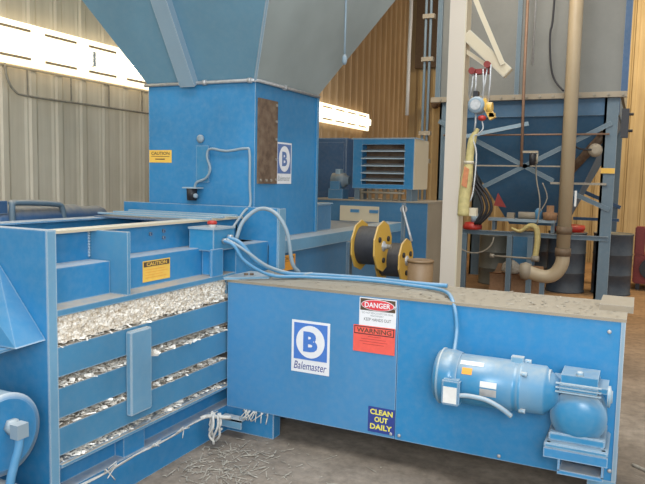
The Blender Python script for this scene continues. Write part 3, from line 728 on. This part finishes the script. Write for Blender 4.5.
for k in range(5):
    mb = MB(); z = Z0+.085+.082*k; mb.poly_prism([(X0+.10, yf-.01, z), (X0+.10, yf-.008, z+.012), (X0+.10, yf+.10, z+.035), (X0+.10, yf+.10, z+.023)], (X1-X0-.20, 0, 0)); mb.build('louvre', 'rib', Q)
for x in (X0+.02, X1-.08): 
    MB().box(x, x+.06, yf+.02, yf+.25, 1.415, Z0).build('leg', 'steel_blue', Q)
mb = MB()
for k in range(6): 
    x = X0+.10+.09*k; mb.lathe([(0, .022), (.10, .022), (.11, .035), (.13, .035)], (x, yf+.05+.02*(k % 2), 1.415), (0,0,1), 8)
mb.tube([(X0+.1, yf+.02, 1.50), (X1-.1, yf+.02, 1.50)], .012, 8); mb.build('valve_row', 'flange', Q)
P_ = thing('pump_motor', 'small grey blue pump motor on tank left of the louvred cooler', 'motor', (-3.2, 7.2, 1.415))
mb = MB(); mb.lathe([(0, .05), (.01, .085), (.16, .085), (.17, .06), (.22, .05)], (-3.30, 7.15, 1.63), (1, 0, 0), 20); mb.build('motor_body', 'steel_blue', P_)
mb = MB(); mb.box(-3.28, -3.16, 7.04, 7.2, 1.52, 1.62); mb.box(-3.31, -3.13, 7.06, 7.24, 1.415, 1.53); mb.build('pump_block', 'blue_tank', P_)
MB().box(-3.24, -3.18, 7.1, 7.18, 1.70, 1.76).build('terminal_box', 'rib', P_)
# dark electrical cabinet further back
mb = MB(); mb.box(-3.98, -3.50, 8.0, 8.4, 0, 2.18); mb.bevel(.01)
E_ = thing('electrical_cabinet', 'tall dark blue electrical cabinet beyond the oil tank under the far lamp', 'cabinet', (-3.74, 8.2, 0))
mb.build('case', 'blue_dark', E_)
MB().box(-3.95, -3.53, 7.985, 8.0, .1, 2.12).build('door', 'blue_dark', E_)
MB().box(-3.57, -3.55, 7.965, 7.985, 1.2, 1.35).build('handle', 'silver_dim', E_)
# dusty wooden board above the ledge
mb = MB(); mb.box(-2.95, -2.50, 6.60, 6.62, 1.195, 1.36); mb.bevel(.003)
W = thing('wooden_board', 'cream board standing on the press ledge behind wire spools', 'board', (-2.72, 6.6, 1.19))
mb.build('panel', 'cream', W)
for x in (-2.82, -2.60): MB().box(x, x+.10, 6.585, 6.60, 1.29, 1.325).build('hand_clip', 'blue_tank', W)
mb = MB(); mb.box(-3.0, -2.55, 5.40, 5.42, 1.19, 1.27); mb.bm.free()
mb = MB(); mb.box(-2.72, -2.52, 5.16, 5.45, 1.19, 1.42); mb.bevel(.006); 
Z_ = thing('control_box', 'small blue steel box on the ledge right behind the chute', 'box', (-2.62, 5.3, 1.19)); mb.build('casing', 'blue_tank', Z_)
MB().box(-2.73, -2.51, 5.15, 5.46, 1.42, 1.43).build('lid', 'blue_pale', Z_)

# ------------------------------------------------------------------ wire spools on a stand
def spool(x, y, z, r, w, label):
    t = thing('wire_spool', label, 'spool', (x, y, z), 'wire spools on the stand')
    for s in (-1, 1):
        mb = MB(); mb.lathe([(0, r), (.012, r)], (x + s*w/2 - .006, y, z), (1, 0, 0), 10, phase=PI/10, smooth=False)
        f_ = mb.build('flange', 'yellow', t)
        for a in range(3):
            an = a*2*PI/3 + .5
            MB().lathe([(0, .022), (.012, .022)], (x+s*w/2+(.006 if s > 0 else -.018), y+r*.55*math.cos(an), z+r*.55*math.sin(an)), (1, 0, 0), 8).build('cutout', 'dark', f_)
        MB().lathe([(0, .042), (.015, .042), (.02, .02), (.04, .02)], (x+s*w/2, y, z), (s, 0, 0), 12).build('hub', 'silver', f_)
    prof = []; n = 16
    for k in range(n+1):
        prof.append((w*k/n, r*.74 + .006*(k % 2)))
    MB().lathe(prof, (x-w/2, y, z), (1, 0, 0), 28).build('wound_wire', 'wire_black', t)
    return t
s1 = spool(-1.945, 5.0, 1.115, .205, .19, 'left yellow flanged spool of dark baling wire, nearer and higher')
s2 = spool(-1.825, 5.22, .985, .185, .20, 'right yellow flanged spool of dark baling wire, lower one behind')
ST = thing('spool_stand', 'grey steel stand with hanging bracket carrying the yellow wire spools', 'stand', (-1.85, 5.1, 0))
MB().tube([(-2.12, 5.0, 1.115), (-1.78, 5.0, 1.115)], .018, 8).build('axle', 'silver_dim', ST)
mb = MB(); mb.tube([(-1.93, 5.22, .985), (-1.66, 5.22, .985)], .018, 8); mb.build('axle', 'silver_dim', ST)
for (x, y, z) in ((-2.14, 5.0, 1.135), (-1.96, 5.22, 1.04)): MB().box(x-.015, x+.015, y-.03, y+.03, 0, z).build('upright', 'steel_blue', ST)
MB().box(-2.16, -1.9, 4.9, 5.3, 0, .03).build('base', 'steel_blue', ST)
mb = MB(); mb.box(-1.83, -1.80, 5.38, 5.41, 0, 1.45); mb.build('upright', 'steel_blue', ST)
mb = MB(); mb.tube([(-1.815, 5.37, 1.43), (-1.80, 5.33, 1.40), (-1.72, 5.25, 1.24), (-1.68, 5.22, 1.15)], .010, 8); mb.lathe([(0, .03), (.02, .03)], (-1.815, 5.40, 1.40), (0, -1, 0), 12)
mb.build('tension_arm', 'silver', ST)
BR = thing('fibre_drum', 'brown open fibre drum right of yellow spools beside the cream column', 'drum', (-1.53, 5.0, 0))
mb = MB(); mb.lathe([(0, .095), (1.03, .10), (1.03, .094), (.95, .093)], (-1.53, 5.0, 0), (0,0,1), 24); mb.build('body', 'barrel', BR)
mb = MB(); mb.lathe([(0, .104), (.015, .104)], (-1.53, 5.0, 1.01), (0,0,1), 24); mb.build('rim', 'barrel', BR)

# ------------------------------------------------------------------ cream column, jib, hoist
CO = thing('steel_column', 'tall off white square steel column behind the blue cabinet', 'column', (-1.31, 5.06, 0))
MB().box(-1.372, -1.256, 5.0, 5.14, 0, 6.4).build('shaft', 'column', CO)
MB().box(-1.256, -1.244, 5.0, 5.14, 0, 6.4).build('lit_side', 'cream', CO)  # cream sliver paints in the warm light on the column's right side
MB().box(-1.45, -1.17, 4.93, 5.22, 0, .02).build('base_plate', 'column', CO)
JB = thing('jib_arm', 'cream wooden jib arm slanting down from the column with a brace', 'jib', (-1.24, 5.05, 2.7))
mb = MB(); mb.bar((-1.25, 5.04, 2.74), (-.93, 5.04, 2.44), .07, .085); mb.bevel(.005); mb.build('arm', 'cream', JB)
MB().bar((-1.25, 5.06, 2.62), (-1.08, 5.06, 2.50), .04, .03).build('knee_brace', 'cream', JB)
mb = MB(); mb.bar((-1.30, 4.98, 3.25), (-1.13, 4.99, 2.86), .02, .035); mb.bar((-1.13, 4.99, 2.86), (-.965, 5.0, 2.50), .02, .035); mb.build('tie_strap', 'cream', JB)
HO = thing('chain_hoist', 'small grey and yellow electric hoist hanging below the jib arm', 'hoist', (-1.11, 5.0, 2.2))
mb = MB(); mb.lathe([(0, .045), (.012, .062), (.12, .062), (.13, .05)], (-1.135, 4.93, 2.21), (0, 1, 0), 20); mb.build('motor_casing', 'hose_grey', HO)
MB().lathe([(0, .038), (.006, .038)], (-1.135, 4.922, 2.21), (0, 1, 0), 16).build('end_cap', 'silver', HO)
mb = MB(); mb.lathe([(0, .04), (.04, .04)], (-1.06, 4.97, 2.19), (1, 0, 0), 14); mb.box(-1.075, -1.03, 4.95, 5.0, 2.10, 2.26, Matrix.Rotation(-.5, 3, 'Y')); mb.box(-1.04, -1.00, 4.95, 5.0, 2.12, 2.15); mb.build('chain_guide', 'yellow', HO)
MB().box(-1.16, -1.125, 4.94, 5.0, 2.27, 2.31).build('switch', 'dark', HO)
mb = MB(); mb.box(-1.19, -1.06, 4.98, 5.04, 2.44, 2.475); mb.lathe([(0, .025), (.04, .025)], (-1.18, 4.99, 2.46), (0,-1,0), 10); mb.lathe([(0, .025), (.04, .025)], (-1.07, 4.99, 2.50), (0,-1,0), 10); mb.build('trolley', 'red_dull', HO)
mb = MB()
for a, b in (((-1.17, 4.97, 2.45), (-1.19, 4.97, 2.26)), ((-1.15, 4.97, 2.44), (-1.155, 4.97, 2.28)), ((-1.10, 4.97, 2.47), (-1.09, 4.97, 2.24)), ((-1.07, 4.97, 2.47), (-1.10, 4.97, 2.28)), ((-1.045, 4.97, 2.50), (-1.055, 4.97, 2.22)), ((-1.14, 4.97, 2.15), (-1.145, 4.97, 2.02))):
    mb.tube([a, ((a[0]+b[0])/2+.004, a[1], (a[2]+b[2])/2), b], .007, 6)
mb.build('chain', 'silver', HO)
mb = MB(); mb.lathe([(0, .012), (.01, .03), (.03, .03), (.04, .01)], (-1.09, 4.96, 2.095), (0,0,1), 10); mb.build('hook', 'red', HO)
mb = MB(); mb.tube([(-1.09, 4.96, 2.095), (-1.08, 4.96, 2.04), (-1.11, 4.96, 2.0), (-1.15, 4.96, 1.97), (-1.12, 4.96, 1.85), (-1.13, 4.96, 1.6), (-1.15, 4.96, 1.5)], .006, 6, smooth_n=4)
solo(mb, 'hoist_chain', 'silver', (-1.1, 4.96, 2.0), 'thin pale chain dangling below the hoist hook', 'chain')
YB = thing('chain_bag', 'long pale yellow chain bag hanging beside the cream column', 'bag', (-1.19, 5.0, 1.4))
mb = MB(); pts = spline([Vector(p) for p in ((-1.12, 4.98, 2.04), (-1.155, 4.98, 1.97), (-1.17, 4.98, 1.88), (-1.175, 4.98, 1.78))], 5); mb.tube(pts, [.012+.018*min(1, k/6) for k in range(len(pts))], 10); mb.build('spout', 'yellow_pale', YB)
mb = MB(); pts = spline([Vector(p) for p in ((-1.175, 4.98, 1.79), (-1.185, 4.98, 1.70), (-1.20, 4.98, 1.55), (-1.205, 4.98, 1.39))], 5); mb.tube(pts, [.030+.014*min(1, k/6) for k in range(len(pts))], 12); mb.build('pouch', 'yellow_pale', YB)
MB().lathe([(0, .038), (.02, .038)], (-1.177, 4.98, 1.78), (0,0,1), 14).build('collar', 'cream', YB)
mb = MB(); mb.poly_prism([(-1.215, 4.925, 1.62), (-1.175, 4.925, 1.60), (-1.165, 4.935, 1.74), (-1.20, 4.935, 1.76)], (0, .01, 0)); mb.build('orange_print', 'orange_faded', YB)
mb = MB(); mb.box(-1.244, -1.11, 4.99, 5.05, 1.39, 1.45); mb.build('hanger_bracket', 'cream', YB)

# ------------------------------------------------------------------ storage bin at the back on a steel frame
BY = 9.5
BN = thing('storage_bin', 'large faded grey blue storage bin with tapered underside on steel legs', 'bin', (-1.55, 10.6, 2.78))
bx0, bx1, by1 = -2.72, -.30, 11.9
MB().box(bx0, bx1, BY, by1, 2.84, 6.2).build('bin_shell', 'blue_bin', BN)
MB().box(-1.66, -1.60, BY-.03, BY, 2.84, 6.2).build('front_seam', 'steel_blue', BN)
MB().box(-.98, -.955, BY-.02, BY, 2.84, 6.2).build('front_seam', 'steel_blue', BN)
MB().box(bx0-.05, bx0+.02, BY-.04, BY+.04, 2.84, 6.2).build('corner_post', 'steel_blue', BN)
MB().box(bx1-.02, bx1+.06, BY-.04, BY+.04, 2.84, 6.2).build('corner_post', 'blue_dark', BN)
mb = MB(); mb.box(bx0-.10, bx1+.06, BY-.08, BY+.02, 2.77, 2.84); mb.build('flange', 'flange', BN, 'tan dusty flange with bolts along the bin')
for k in range(15): MB().lathe([(0, .018), (.02, .018)], (bx0+.05+.17*k, BY-.08, 2.805), (0, -1, 0), 6).build('bolt', 'silver_dim', BN)
MB().box(bx0+.02, bx1-.02, BY+.02, by1-.02, 2.55, 2.77).build('bin_collar', 'brown_blue', BN)
mb = MB(); bm = mb.bm
a = [Vector(p) for p in ((bx0+.04, BY+.05, 2.55), (bx1-.04, BY+.05, 2.55), (bx1-.04, by1-.05, 2.55), (bx0+.04, by1-.05, 2.55))]
b = [Vector(p) for p in ((-1.78, 10.3, 1.02), (-1.02, 10.3, 1.02), (-1.02, 11.0, 1.02), (-1.78, 11.0, 1.02))]
va = [bm.verts.new(p) for p in a]; vb = [bm.verts.new(p) for p in b]
for i in range(4): bm.faces.new([va[i], va[(i+1) % 4], vb[(i+1) % 4], vb[i]])
bm.faces.new(va); bm.faces.new(vb[::-1]); mb.build('cone', 'brown_blue', BN, 'blue tapered underside')
mb = MB(); mb.tube([(-.46, BY+.10, 2.35), (-.95, BY+.45, 1.78)], .06, 8); mb.build('side_chute', 'rust', BN)
FR = thing('support_frame', 'grey blue steel support frame with diagonal braces under the storage bin', 'frame', (-1.55, 10.6, 0))
for x, y in ((-.50, BY), (bx0+.02, BY), (-.50, by1-.15), (bx0+.02, by1-.15)):
    mb = MB(); mb.box(x, x+.17, y, y+.03, 0, 2.77); mb.box(x, x+.03, y, y+.15, 0, 2.77); mb.build('leg', 'steel_blue', FR)
def brace(p, q, w=.05, m='steel_blue'):
    mb = MB(); mb.angle(p, q, w, .01, up=(0, 1, 0)); return mb.build('brace', m, FR)
yb = BY-.02
brace((-2.72, yb, 2.48), (-1.10, yb, 1.65), .06); brace((-.42, yb, 2.47), (-2.05, yb, 1.60), .06)
brace((-.86, yb, 1.50), (-.38, yb, 1.29), .06); brace((-2.55, yb-.1, 2.20), (-1.43, yb-.1, 2.42), .05, 'rib')
MB().box(-2.3, -.9, yb, yb+.02, 1.865, 1.885).build('tie_rod', 'silver_dim', FR)
MB().box(-1.12, -.42, yb-.02, yb+.01, 1.635, 1.665).build('tie_rod', 'silver_dim', FR)
mb = MB(); mb.tube([(-2.62, yb-.02, 2.30), (-.42, yb-.02, 2.30)], .012, 8); mb.build('tie_rod', 'copper', FR)
mb = MB(); mb.box(-2.7, -.36, yb, yb+.04, .90, .96); mb.box(-2.7, -.36, yb-.03, yb, .955, .965); mb.build('cross_rail', 'steel_blue', FR)
for x in (-2.30, -1.66, -1.38): MB().box(x, x+.07, yb, yb+.07, 0, .90).build('short_leg', 'steel_blue', FR)
MB().box(-.50, -.33, yb-.005, yb, 1.79, 1.86).build('yellow_marker', 'yellow', FR)
# braces behind
mb = MB(); mb.angle((-1.0, 11.7, 1.55), (-.3, 11.7, 1.25), .06, .01, up=(0,1,0)); mb.build('brace', 'blue_dark', FR)
MB().box(-1.0, -.3, 11.72, 11.76, 1.05, 1.10).build('cross_rail', 'blue_dark', FR)
mb = MB(); mb.lathe([(0, .085), (.05, .09), (.07, .07), (.09, .04)], (-.58, BY+.02, 2.09), (0, -1, 0), 20)
solo(mb, 'round_junction', 'flange', (-.58, BY, 2.09), 'tan round electrical box on the right bin leg', 'junction box')
# rotary valve device hanging on the front
mb = MB(); mb.box(-.29, -.20, BY-.06, BY+.02, 2.25, 2.62); mb.tube([(-.24, BY-.02, 2.55), (-.15, BY-.02, 2.55)], .02, 6); mb.tube([(-.24, BY-.02, 2.34), (-.15, BY-.02, 2.34)], .02, 6)
solo(mb, 'limit_switch', 'dark', (-.25, BY, 2.3), 'dark limit switch box on the outside of right bin leg', 'switch')
# big tan duct pipe on a floor stand
DP = thing('duct_pipe', 'thick tan pipe dropping past the bin and bending left near the floor', 'pipe', (-.87, 9.0, .4))
mb = MB(); mb.tube([(-.875, 9.0, 6.3), (-.865, 9.0, .72)], .085, 16); mb.build('riser', 'pipe', DP)
mb = MB(); mb.tube([(-.865, 9.0, .74), (-.87, 9.0, .62), (-.93, 9.0, .50), (-1.02, 9.0, .44), (-1.14, 9.0, .44), (-1.28, 9.0, .48)], .087, 16, smooth_n=5); mb.build('elbow', 'pipe', DP)
MB().box(-1.13, -1.07, 8.97, 9.03, 0, .36).build('pipe_stand', 'steel_blue', DP)
for z in (.72, 1.0): MB().lathe([(0, .098), (.10, .098)], (-.865, 9.0, z), (0,0,1), 16).build('clamp', 'pipe_dark', DP)
mb = MB(); mb.lathe([(0, .10), (.07, .12), (.14, .09)], (-1.38, 9.0, .48), (1, 0, .1), 16); mb.build('end_cap', 'flange', DP)
mb = MB(); mb.tube([(-1.50, 9.2, 6.3), (-1.49, 9.2, 3.0), (-1.47, 9.2, 1.86)], .02, 8)
solo(mb, 'copper_pipe', 'copper', (-1.49, 9.2, 1.86), 'thin brown pipe running straight down the middle of the bin', 'pipe')
mb = MB(); mb.tube([(-1.40, 9.25, 6.3), (-1.40, 9.25, 3.2)], .013, 6)
solo(mb, 'bin_rope', 'silver', (-1.40, 9.25, 3.2), 'short pale rope end hanging on the bin face', 'rope')
mb = MB(); mb.tube([(-2.35, 9.3, 6.3), (-2.33, 9.3, 3.0)], .012, 6)
solo(mb, 'grey_rope', 'silver_dim', (-2.33, 9.3, 3.0), 'thin grey cord on the bin just right of column', 'cord')
mb = MB(); mb.tube([(-1.18, 9.35, 6.2), (-1.18, 9.35, 4.0), (-1.21, 9.35, 3.6), (-1.18, 9.35, 3.2), (-1.12, 9.35, 3.0), (-1.0, 9.3, 2.85)], .014, 6, smooth_n=4)
solo(mb, 'bin_cable', 'dark', (-1.15, 9.35, 3.0), 'thin black cable drooping down the face of the bin', 'cable')
mb = MB(); mb.tube([(-.95, 9.3, 2.3), (-.85, 9.3, 2.16), (-.75, 9.3, 2.1), (-.62, 9.35, 2.09)], .014, 6, smooth_n=4)
solo(mb, 'drooping_cable', 'dark', (-.75, 9.3, 2.1), 'dark cable curving from thick tan pipe to the round box', 'cable')
mb = MB(); mb.tube([(-1.30, 9.3, 2.0), (-1.28, 9.3, 1.7), (-1.22, 9.3, 1.4), (-1.24, 9.3, 1.1)], .010, 6, smooth_n=4); mb.tube([(-1.2, 9.3, 1.65), (-1.13, 9.3, 1.45), (-1.22, 9.3, 1.25)], .008, 6, smooth_n=4)
solo(mb, 'hanging_wire', 'silver_dim', (-1.25, 9.3, 1.1), 'thin wire hanging in front of tapered bin underside', 'wire')
# filter / gauge hanging below copper pipe
GA = thing('pressure_regulator', 'small dark air regulator on tan bracket below the thin brown pipe', 'regulator', (-1.36, 9.2, 1.9))
MB().lathe([(0, .04), (.14, .045), (.16, .02)], (-1.33, 9.2, 1.88), (0,0,1), 12).build('bowl', 'dark', GA)
mb = MB(); mb.box(-1.46, -1.26, 9.18, 9.22, 2.04, 2.07); mb.tube([(-1.27, 9.2, 2.05), (-1.27, 9.2, 1.9)], .012, 6); mb.build('bracket', 'flange', GA)
# vertical conduits on left side of bin
LC = thing('conduit_rack', 'pair of blue vertical conduits with tan clips left of the bin', 'conduit', (-2.95, 9.4, 2.8))
for x in (-2.86, -2.93): MB().tube([(x, 9.42, 0), (x, 9.42, 6.3)], .02, 8).build('conduit', 'steel_blue', LC)
for z in (3.35, 3.95, 2.3, 1.9): MB().box(-2.97, -2.80, 9.38, 9.46, z, z+.06).build('clip', 'flange', LC)
# dark door / lamp bracket on back wall
struct(MB().box(-4.85, -3.9, 14.86, 14.93, 4.2, 6.3), 'window_1', plain('shaded dark opening', (.13, .09, .06)))
mb = MB(); mb.tube([(-4.3, 14.85, 3.35), (-4.1, 14.5, 3.30), (-3.6, 14.4, 3.28)], .04, 8); mb.lathe([(0, .10), (.12, .07)], (-4.3, 14.75, 3.35), (0, -1, 0), 12)
solo(mb, 'wall_bracket', 'rust', (-4.3, 14.8, 3.3), 'dark rusty bracket on the far wall left of the bin', 'bracket')

# ------------------------------------------------------------------ drums, boxes and clutter under the bin
def drum(x, y, r, h, mat, label, top=None):
    t = thing('steel_drum', label, 'drum', (x, y, 0), 'drums under the bin')
    mb = MB(); mb.lathe([(0, r), (.02, r*1.02), (.03, r*.985), (h*.32, r*.985), (h*.33, r*1.02), (h*.345, r*.985), (h*.65, r*.985), (h*.66, r*1.02), (h*.675, r*.985), (h-.03, r*.985), (h-.015, r*1.02), (h, r*1.0), (h, r*.95), (h-.02, r*.94)], (x, y, 0), (0,0,1), 28)
    mb.build('shell', mat, t)
    MB().lathe([(0, r*.95), (.006, r*.95)], (x, y, h-.018), (0,0,1), 24).build('lid', top or mat, t)
    return t
drum(-2.08, 10.95, .27, .80, 'drum_grey', 'grey green steel drum under left side of the bin')
drum(-.98, 10.75, .28, .92, 'drum', 'dark steel drum with red lid behind the tan pipe', 'red')
drum(-.34, 10.9, .28, .92, 'drum', 'dark steel drum behind the right frame leg')
drum(-1.58, 11.5, .27, .80, 'drum', 'dark steel drum in shadow at middle of the frame')
mb = MB(); mb.lathe([(0, .22), (.05, .25), (.10, .24)], (-.98, 10.75, .92), (0,0,1), 24)
solo(mb, 'red_basin', 'red', (-.98, 10.75, .92), 'shallow red basin on the dark drum behind the pipe', 'basin')
CBX = thing('cardboard_box', 'brown cardboard box on the floor under the pipe end', 'box', (-1.55, 9.9, 0))
mb = MB(); mb.box(-1.92, -1.22, 9.7, 10.1, 0, .32); mb.bevel(.006); mb.build('carton', 'cardboard', CBX)
MB().quad((-1.92, 9.7, .32), (-1.22, 9.7, .32), (-1.24, 9.55, .36), (-1.90, 9.55, .36)).build('flap', 'cardboard', CBX)
mb = MB(); mb.quad((-1.92, 10.1, .32), (-1.22, 10.1, .32), (-1.24, 10.2, .42), (-1.90, 10.2, .42)); mb.build('flap', 'cardboard', CBX)
mb = MB(); mb.lathe([(0, .10), (.05, .14), (.14, .12), (.20, .04)], (-1.66, 9.9, .32), (0,0,1), 12)
solo(mb, 'crumpled_sack', 'straw', (-1.66, 9.9, .32), 'crumpled tan sack on top of the cardboard box', 'sack')
mb = MB(); mb.box(-1.72, -1.42, 10.3, 10.6, 0, .88); mb.bevel(.02)
BX = thing('blue_bin', 'narrow blue bin between drums below the bin cone', 'bin', (-1.57, 10.45, 0)); mb.build('body', 'blue_tank', BX); MB().box(-1.74, -1.40, 10.28, 10.62, .88, .91).build('lid', 'blue_dark', BX)
mb = MB(); mb.tube([(-1.86, 9.35, .62), (-1.2, 9.35, .62)], .014, 6); mb.lathe([(0, .03), (.06, .03)], (-1.86, 9.35, .62), (1,0,0), 8); mb.lathe([(0, .04), (.1, .04)], (-1.2, 9.35, .62), (-1,0,0), 8)
solo(mb, 'push_rod', 'silver_dim', (-1.5, 9.35, .62), 'thin horizontal rod between frame posts below the cross rail', 'rod')
# yellow glove / cloth draped on rail
mb = MB(); pts = spline([Vector(p) for p in ((-1.60, 9.42, 1.02), (-1.48, 9.41, .98), (-1.36, 9.40, 1.06), (-1.27, 9.40, 1.04), (-1.24, 9.40, .90), (-1.25, 9.40, .72), (-1.26, 9.40, .60))], 4); mb.tube(pts, [.015+.025*min(1, k/12) for k in range(len(pts))], 8)
solo(mb, 'yellow_cloth', 'yellow_pale', (-1.25, 9.4, .6), 'yellow cloth draped over the cross rail left of thick pipe', 'cloth')
mb = MB(); mb.lathe([(0, .13), (.04, .14), (.10, .11), (.11, .02)], (-2.16, 9.52, .965), (0,0,1), 16)
solo(mb, 'hard_hat', 'red', (-2.16, 9.52, .965), 'red hard hat like cap on the cross rail', 'cap')
mb = MB(); mb.lathe([(0, .07), (.08, .07), (.10, .04), (.12, .04)], (-2.12, 9.52, 1.07), (0,0,1), 12)
solo(mb, 'white_jar', 'hose_grey', (-2.12, 9.52, 1.07), 'small pale jar on top of the red cap', 'jar')
# jacket/dark hoses hanging
mb = MB()
for k in range(3):
    mb.tube([(-2.25+.05*k, 9.4, 1.9), (-2.18+.05*k, 9.38, 1.65), (-2.05+.06*k, 9.38, 1.45), (-2.0+.06*k, 9.38, 1.25), (-2.1+.03*k, 9.4, 1.05)], .022, 7, smooth_n=4)
solo(mb, 'rubber_hoses', 'dark', (-2.1, 9.4, 1.4), 'thick dark rubber hoses hanging left of the bin cone', 'hose')
mb = MB(); mb.poly_prism([(-1.85, 9.4, 1.32), (-1.68, 9.4, 1.30), (-1.80, 9.4, 1.50)], (0, .02, 0))
solo(mb, 'red_flag', 'red_dull', (-1.8, 9.4, 1.3), 'small red triangular flag beside dark rubber hoses', 'flag')
mb = MB(); mb.tube([(-2.0+.28*math.cos(a*PI/12)-.1, 9.35, .88-.24*math.sin(a*PI/12)) for a in range(13)], .010, 6)
solo(mb, 'looped_wire', 'silver_dim', (-2.1, 9.35, .7), 'thin wire loop hanging under the cross rail before grey drum', 'wire')
WB = thing('tool_tray', 'cluttered tan workbench top on the frame left of tan pipe', 'tray', (-1.25, 9.55, .97))
mb = MB(); mb.box(-1.95, -1.05, 9.55, 9.8, 1.10, 1.14); mb.build('shelf', 'hose_grey', WB)
for x in (-1.9, -1.10): MB().box(x, x+.04, 9.6, 9.75, .965, 1.10).build('leg', 'steel_blue', WB)
mb = MB(); mb.lathe([(0, .09), (.10, .10), (.11, .05), (.2, .05)], (-1.12, 9.62, 1.14), (0,0,1), 12)
solo(mb, 'tan_valve', 'cardboard', (-1.12, 9.62, 1.14), 'rusty tan valve on the tray beside thick pipe', 'valve')
mb = MB(); mb.lathe([(0, .04), (.12, .05), (.16, .02)], (-1.28, 9.66, 1.14), (0,0,1), 12)
solo(mb, 'blue_bottle', 'hose', (-1.28, 9.66, 1.14), 'small light blue bottle on the tray left of rusty valve', 'bottle')
mb = MB(); mb.lathe([(0, .05), (.30, .05)], (-1.55, 9.66, 1.19), (1, .1, 0), 10); mb.box(-1.7, -1.6, 9.6, 9.7, 1.14, 1.22)
solo(mb, 'spare_fitting', 'flange', (-1.5, 9.66, 1.14), 'dusty tan fitting lying on the middle of the tray', 'fitting')
MBs = MB(); MBs.box(-.765, -.74, 9.02, 9.03, 1.36, 1.56)
solo(MBs, 'label_tag', 'white', (-.72, 9.16, 1.5), 'narrow white tag hanging right beside the thick tan pipe', 'tag')
# red machinery at right edge
RM = thing('floor_machine', 'dull red machine with dark motor behind the right end of cabinet', 'machine', (.1, 11.6, 0))
mb = MB(); mb.box(-.05, .55, 11.5, 12.2, .1, .55); mb.bevel(.02); mb.build('base_casing', 'red_dull', RM)
mb = MB(); mb.box(-.05, .10, 11.5, 11.7, .55, 1.0); mb.bevel(.02); mb.build('upright', 'red_dull', RM)
MB().lathe([(0, .12), (.02, .18), (.35, .18), (.37, .1)], (.15, 11.6, .74), (1, 0, 0), 20).build('motor', 'dark', RM)
for x in (0, .45): MB().box(x, x+.06, 11.55, 12.1, 0, .1).build('foot', 'dark', RM)
MB().lathe([(0, .16), (.05, .16)], (.2, 11.48, .35), (0, -1, 0), 20).build('pulley', 'dark', RM)

# pale cable on the floor at right
mb = MB(); mb.tube([(.05, 4.2, .01), (.3, 4.05, .01), (.7, 4.1, .01), (1.4, 3.9, .01)], .010, 6, smooth_n=6)
solo(mb, 'floor_cable', 'straw', (.3, 4.05, 0), 'thin pale cable on concrete floor right of the cabinet', 'cable')

# ------------------------------------------------------------------ camera
cam = bpy.data.cameras.new('camera'); co = bpy.data.objects.new('camera', cam); COL.objects.link(co)
FPX = 663.464; cam.sensor_width = 36; cam.lens = FPX*36/645; cam.clip_start = .05; cam.clip_end = 100
def vdir(px, py): return Vector((px-322.5, -(py-242), -FPX)).normalized()
Xw = -vdir(-1072, 148); Yw = vdir(642, 185); Zw = Xw.cross(Yw).normalized()
R = Matrix((Xw, Yw, Zw))       # rows: world axes in camera space
co.matrix_world = Matrix.Translation((0, 0, 1.65)) @ R.to_4x4()
S.camera = co

# ------------------------------------------------------------------ lights
w = bpy.data.worlds.new('world'); S.world = w; w.use_nodes = True
w.node_tree.nodes['Background'].inputs[0].default_value = (.86, .93, .97, 1); w.node_tree.nodes['Background'].inputs[1].default_value = .75
def area(name, loc, tgt, size, power, color=(1,1,1), sy=None):
    l = bpy.data.lights.new(name, 'AREA'); l.energy = power; l.color = color; l.size = size
    if sy: l.shape = 'RECTANGLE'; l.size_y = sy
    o = bpy.data.objects.new(name, l); COL.objects.link(o); o.location = loc
    o.rotation_euler = (Vector(tgt)-Vector(loc)).to_track_quat('-Z', 'Y').to_euler(); return o
area('overhead_fill', (-1.5, 2.5, 6.2), (-1.5, 2.5, 0), 3.5, 330, (.90, .96, 1), 5)  # unseen soft area light added under the ceiling for cool overhead light
area('front_fill', (1.5, -2.5, 3.2), (-1.6, 3.6, .6), 2.5, 130, (.9, .95, 1))  # unseen area light behind the camera, filling softly from the front
area('rear_warm_fill', (1.0, 11.5, 5.5), (.2, 14.5, 1.5), 1.5, 230, (1, .80, .48))  # unseen warm area light added to brighten the back wall
area('rear_fill', (-1.5, 7.0, 6.0), (-1.6, 9.8, 1.0), 2, 85, (1, .86, .68))
area('wall_wash', (-3.6, 4.5, 6.0), (-5, 4.5, 1.2), 1.0, 150, (1, .91, .78), 5)
area('camera_flash', (.25, -.1, 1.95), (-.9, 4, .9), .35, 28, (1, .98, .95))
S.view_settings.view_transform = 'Standard'
S.view_settings.look = 'None'
S.view_settings.exposure = .38
